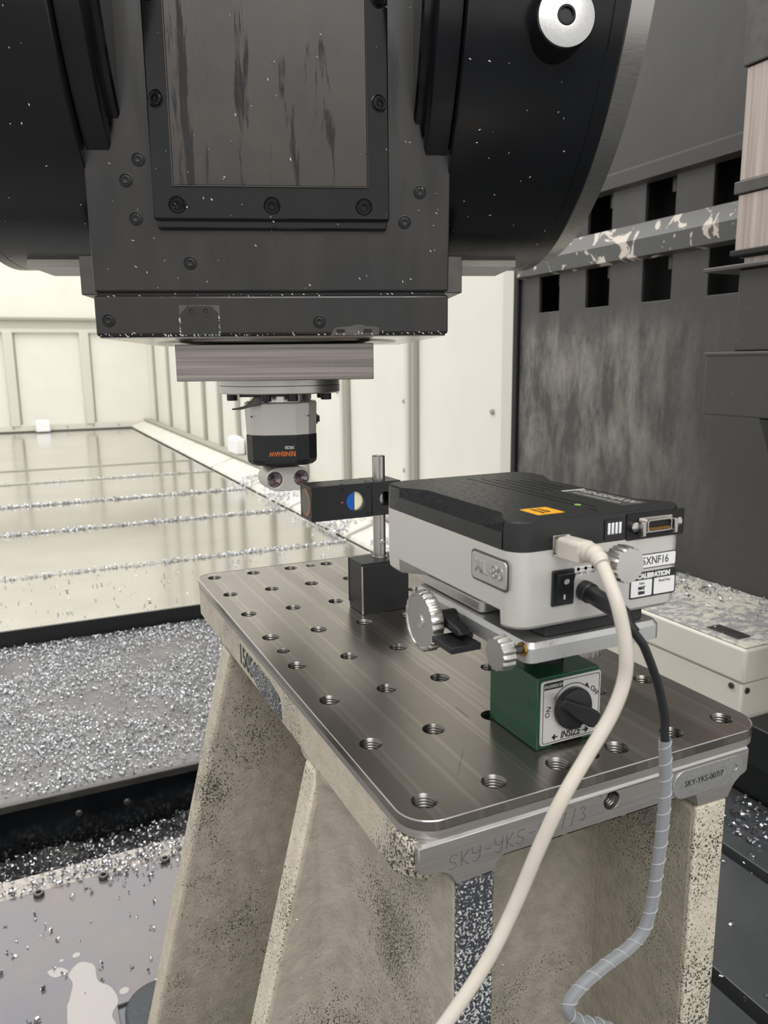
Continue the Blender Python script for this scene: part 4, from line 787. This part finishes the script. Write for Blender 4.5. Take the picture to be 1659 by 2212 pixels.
# retroreflector carrier faces the laser (turned back to the machine axes)
car = bpy.data.objects.new('reflector_carrier', None)
cs = math.cos(-HA); ss = math.sin(-HA)
def stadium(w_, r, n=14): return [(w_ + r * math.cos(math.radians(a)), r * math.sin(math.radians(a))) for a in np.linspace(-90, 90, n)] + [(-w_ + r * math.cos(math.radians(a)), r * math.sin(math.radians(a))) for a in np.linspace(90, 270, n)]
sz = 0.1222
cmesh = MB().holed([(a, b + sz) for a, b in stadium(0.0130, 0.0150)], [circ(-0.0172, sz, 0.0098, 28), circ(0.0172, sz, 0.0098, 28)], 'y', -0.020, -0.010)
me = mesh('reflector_carrier', cmesh, 'silver_paint', 30); me.transform(Matrix.Rotation(-HA, 4, 'Z')); ro = link('reflector_carrier', me, rc, 0.0012, 3, world=False)
def rot_part(name, mb, mat, par): m_ = mesh(name, mb, mat, 30); m_.transform(Matrix.Rotation(-HA, 4, 'Z')); return link(name, m_, par, world=False)
rot_part('carrier_back', MB().prism([(a, b + sz) for a, b in stadium(0.0130, 0.0150)], 'y', -0.0098, 0.018), 'silver_paint', ro)
rot_part('carrier_neck', MB().box(-0.012, 0.012, -0.012, 0.012, sz + 0.013, 0.1400), 'dark_steel', rc)
for x in (-0.0172, 0.0172):
    rot_part('reflector_glass', MB().lathe([(0.0096, -0.0185), (0.0080, -0.0160), (0.0001, -0.0104)], (x, 0, sz), 'y', 12, cap=False), 'lens_glass', ro)
    rot_part('laser_spot', MB().lathe([(0.0016, -0.0150), (0.0014, -0.0160), (0.0001, -0.0162)], (x + 0.001, 0, sz - 0.0035), 'y', 10), 'red_glow_glass', ro)
    rot_part('lens_mark', MB().lathe([(0.0026, -0.0152), (0.0022, -0.0158), (0.0001, -0.0160)], (x - 0.0012, 0, sz + 0.0028), 'y', 12), 'label_black', ro)

# ================================================================ SWARF
def swarf(name, label, P, size, mat='chip_metal', curl=(2.2, 4.6), seg=5, flat=0.35, label_cat='swarf'):
    V = []; Fc = []; P = np.asarray(P)
    for p in P:
        s = size * rng.uniform(0.55, 1.6); r = s * rng.uniform(0.35, 0.6); w2 = s * rng.uniform(0.16, 0.4); a0 = rng.uniform(0, 2 * PI); da = rng.uniform(*curl) / seg; pitch = s * rng.uniform(-0.12, 0.12)
        q = np.array([(r * math.cos(a0 + da * k), r * math.sin(a0 + da * k), pitch * k) for k in range(seg + 1)]); q = np.concatenate([q - [0, 0, w2], q + [0, 0, w2]])
        ax = rng.normal(size=3) * [1, 1, flat]; ax /= np.linalg.norm(ax) + 1e-9; u = np.cross(ax, rng.normal(size=3)); u /= np.linalg.norm(u) + 1e-9; v_ = np.cross(ax, u)
        q = q @ np.stack([u, v_, ax]); q = q - [0, 0, q[:, 2].min()] + p; o = len(V); V += q.tolist(); n = seg + 1
        Fc += [(o + k, o + k + 1, o + n + k + 1, o + n + k) for k in range(seg)]
    me = bpy.data.meshes.new(name); me.from_pydata(V, [], Fc); me.materials.append(MAT[mat]); me.shade_smooth()
    o = link(name, me); tag(o, label, label_cat, None, 'stuff'); return o
def U(n, *b): return np.stack([rng.uniform(a, c, n) for a, c in b], 1)
def clump(P, scale, keep):
    ph = rng.uniform(0, 6, 6); v = np.sin(P[:, 0] * scale + ph[0] + 1.7 * np.sin(P[:, 1] * scale * .7 + ph[1])) + np.sin(P[:, 1] * scale * 1.3 + ph[2] + 1.3 * np.sin(P[:, 0] * scale * .9 + ph[3]))
    return P[rng.uniform(-2, 2, len(P)) * 0.6 + v > keep]
p = U(15000, (-0.55, 0.45), (1.135, 2.03), (BEDZ + .0003, BEDZ + .003)); swarf('swarf', 'bright curled metal swarf scattered over the flat chip tray', clump(p, 14, -1.0), 0.0048, 'chip_pale')
# heap in the gutter between table and tray
n = 5200; x = rng.uniform(-0.7, 0.35, n); t = rng.uniform(0, 1, n); top_ = -0.676 + 0.016 * np.clip((x + 0.35) / 0.5, 0, 1) + 0.006 * np.sin(x * 19)
gut = MB(); gx = np.linspace(-0.75, 0.45, 50); gy = np.linspace(0.957, 1.114, 9); V = []
for a in gx:
    h = -0.682 + 0.016 * min(1, max(0, (a + 0.35) / 0.5)) + 0.006 * math.sin(a * 19)
    for b in gy: V.append((a, b, h - 0.04 * (0.5 - (b - 0.957) / 0.157) + random.uniform(-.006, .006)))
gut.add(V, [(i * 9 + j, (i + 1) * 9 + j, (i + 1) * 9 + j + 1, i * 9 + j + 1) for i in range(49) for j in range(8)])
go = part('packed_swarf', gut, 'dark_steel', sharp=60); tag(go, 'packed bed of grey swarf in the gutter below the chip tray', 'swarf', None, 'stuff')
P = np.stack([x, 0.96 + 0.15 * t, top_ - 0.008 - 0.04 * (0.5 - t) + rng.uniform(0, .010, n)], 1); swarf('swarf', 'heap of curled swarf lying in the dark gutter', P, 0.0058, flat=1)
p = U(900, (-0.62, 0.10), (0.905, 0.952), (TABZ + .003, TABZ + .006)); p = p[(rng.uniform(0, 1, len(p)) < np.clip((p[:, 0] + 0.42) * 3.5, 0.06, 1))]
swarf('swarf', 'curled swarf along the cream strip at the table edge', p, 0.0055)
p = U(260, (-0.36, 0.02), (0.82, 0.90), (TABZ + .0045, TABZ + .006)); p = p[rng.uniform(0, 1, len(p)) < np.exp(-(((p[:, 0] + 0.10) / 0.09) ** 2) - ((0.9 - p[:, 1]) / 0.035) ** 2)]
p2 = U(46, (-0.34, -0.06), (0.62, 0.86), (TABZ + .0045, TABZ + .005)); swarf('swarf', 'single bright chips lying on the wet sheet', np.concatenate([p, p2]), 0.0058)
# lines of chips on the cover joints
for i, (y, dens, sz_) in enumerate(((2.665, 1100, 0.008), (3.505, 1200, 0.0095), (4.315, 1000, 0.0105), (5.245, 260, 0.0105))):
    p = np.stack([rng.uniform(-1.0, 1.03, dens), y + rng.normal(0, 0.009, dens), np.full(dens, COVZ + 0.0005 - 0.0015 * i)], 1)
    if i == 0: p = p[rng.uniform(0, 1, len(p)) < np.where(p[:, 0] > 0.25, 1, 0.45)]
    swarf('swarf', ['line of swarf on the nearest cover joint', 'thick line of swarf on the second cover joint from the tray', 'line of swarf on the third cover joint from the tray', 'thin line of swarf on the farthest marked cover joint'][i], p, sz_, 'chip_pale')
p = U(230, (-0.8, 1.0), (2.07, 2.6), (COVZ + .0003, COVZ + .0008)); swarf('swarf', 'loose chips scattered over the nearest cover sheet', p, 0.0060)
p = np.concatenate([np.stack([rng.uniform(1.02, 1.26, 1500), rng.uniform(2.3, 4.5, 1500), np.zeros(1500)], 1), np.stack([rng.normal(1.08, .05, 300), rng.uniform(2.3, 4.6, 300), np.zeros(300)], 1)])
p = clump(p, 6, -0.6); p[:, 2] = np.clip(COVZ + 0.02 + (p[:, 0] - 1.06) * 0.33, COVZ + 0.002, COVZ + 0.1); swarf('swarf', 'silvery swarf piled on the sloping skirting blocks', p, 0.013, 'chip_pale')
p = U(1700, (1.01, WX - 0.01), (0.60, 1.7), (-0.2757, -0.2740)); p = p[rng.uniform(0, 1, len(p)) < np.clip((p[:, 0] - 1.06) * 4 + (p[:, 1] - 1.0) * 1.2, 0.05, 1)]
swarf('swarf', 'fine grey chips covering the cream casing', p, 0.0060)
p = U(420, (0.92, 1.045), (0.2, 0.60), (TABZ + .0004, TABZ + .004)); p = p[rng.uniform(0, 1, len(p)) < np.clip((p[:, 1] - 0.25) * 3.0, 0.1, 1)]
p2 = U(60, (0.62, 1.0), (0.1, 0.6), (TABZ + .0004, TABZ + .001)); swarf('swarf', 'curled chips on the table in front of the cream casing', np.concatenate([p, p2]), 0.0065)
# flakes stuck on the black head
def flakes(name, label, pts, size, par_m):
    V = []; Fc = []
    for p, nrm in pts:
        nrm = Vector(nrm).normalized(); u = nrm.cross(Vector((random.random(), random.random(), random.random()))).normalized(); v_ = nrm.cross(u); s = size * random.uniform(0.4, 1.5); p = Vector(p) + nrm * 0.0003
        a = p + u * s; b = p + v_ * s * random.uniform(.25, .6); c = p - u * s * random.uniform(.6, 1); d = p - v_ * s * .3; e = p + nrm * s * 0.35; o = len(V); V += [tuple(par_m @ q) for q in (a, b, c, d, e)]
        Fc += [(o, o + 1, o + 4), (o + 1, o + 2, o + 4), (o + 2, o + 3, o + 4), (o + 3, o, o + 4)]
    me = bpy.data.meshes.new(name); me.from_pydata(V, [], Fc); me.materials.append(MAT['flake_white']); o = link(name, me); return tag(o, label, 'metal flakes', None, 'stuff')
HM = Matrix.Translation(HL) @ Matrix.Rotation(HA, 4, 'Z')
pts = []
for _ in range(95):
    x = random.uniform(-0.165, 0.172); z = random.uniform(0.335, 0.62); 
    if -0.105 < x < 0.115 and z > 0.39: y = F - (0.0230 if (-0.085 < x < 0.094 and z > 0.424) else 0.0190)
    elif abs(x) > 0.138 and z > 0.46: continue
    else: y = F
    pts.append(((x, y, z), (0, -1, 0)))
for _ in range(70): pts.append(((random.uniform(-0.168, 0.174), F - 0.0002, 0.2905 + abs(random.gauss(0, 0.0012))), (0, -1, 0)))
for _ in range(26): pts.append(((random.uniform(-0.168, 0.174), F + 0.001, 0.3285 + random.gauss(0, 0.0010)), (0, -1, 0.5)))
for k in range(40): pts.append(((random.choice((-0.089, -0.0515)) if k % 2 else random.uniform(-0.089, -0.0515), F - 0.0010, 0.2910 + (random.uniform(0, .02) if k % 2 else 0)), (0, -1, 0)))
for _ in range(75):
    th = math.radians(random.uniform(-82, -14)); sgn = random.choice((1, -1)); x = sgn * random.uniform(0.18, 0.30); pts.append(((x, -RD * math.cos(th), ZC + RD * math.sin(th)), (0, -math.cos(th), math.sin(th))))
flakes('metal_flakes', 'tiny bright metal flakes stuck to the black spindle head', pts, 0.0013, HM)
pts = [((random.uniform(-0.06, 0.05), 0.4200, random.uniform(-0.40, -0.10)), (0, -1, 0)) for _ in range(70)] + [((random.uniform(-0.05, 0.0), 0.1405, random.uniform(-0.3, -0.1)), (0, -1, 0)) for _ in range(20)] + [((random.uniform(0.05, 0.2), 0.105, random.uniform(-0.3, -0.06)), (0, -1, 0)) for _ in range(30)]
flakes('metal_flakes', 'bright metal flakes stuck to the cream stand ribs', pts, 0.0012, Matrix())
for o in INV:
    del o['_m']
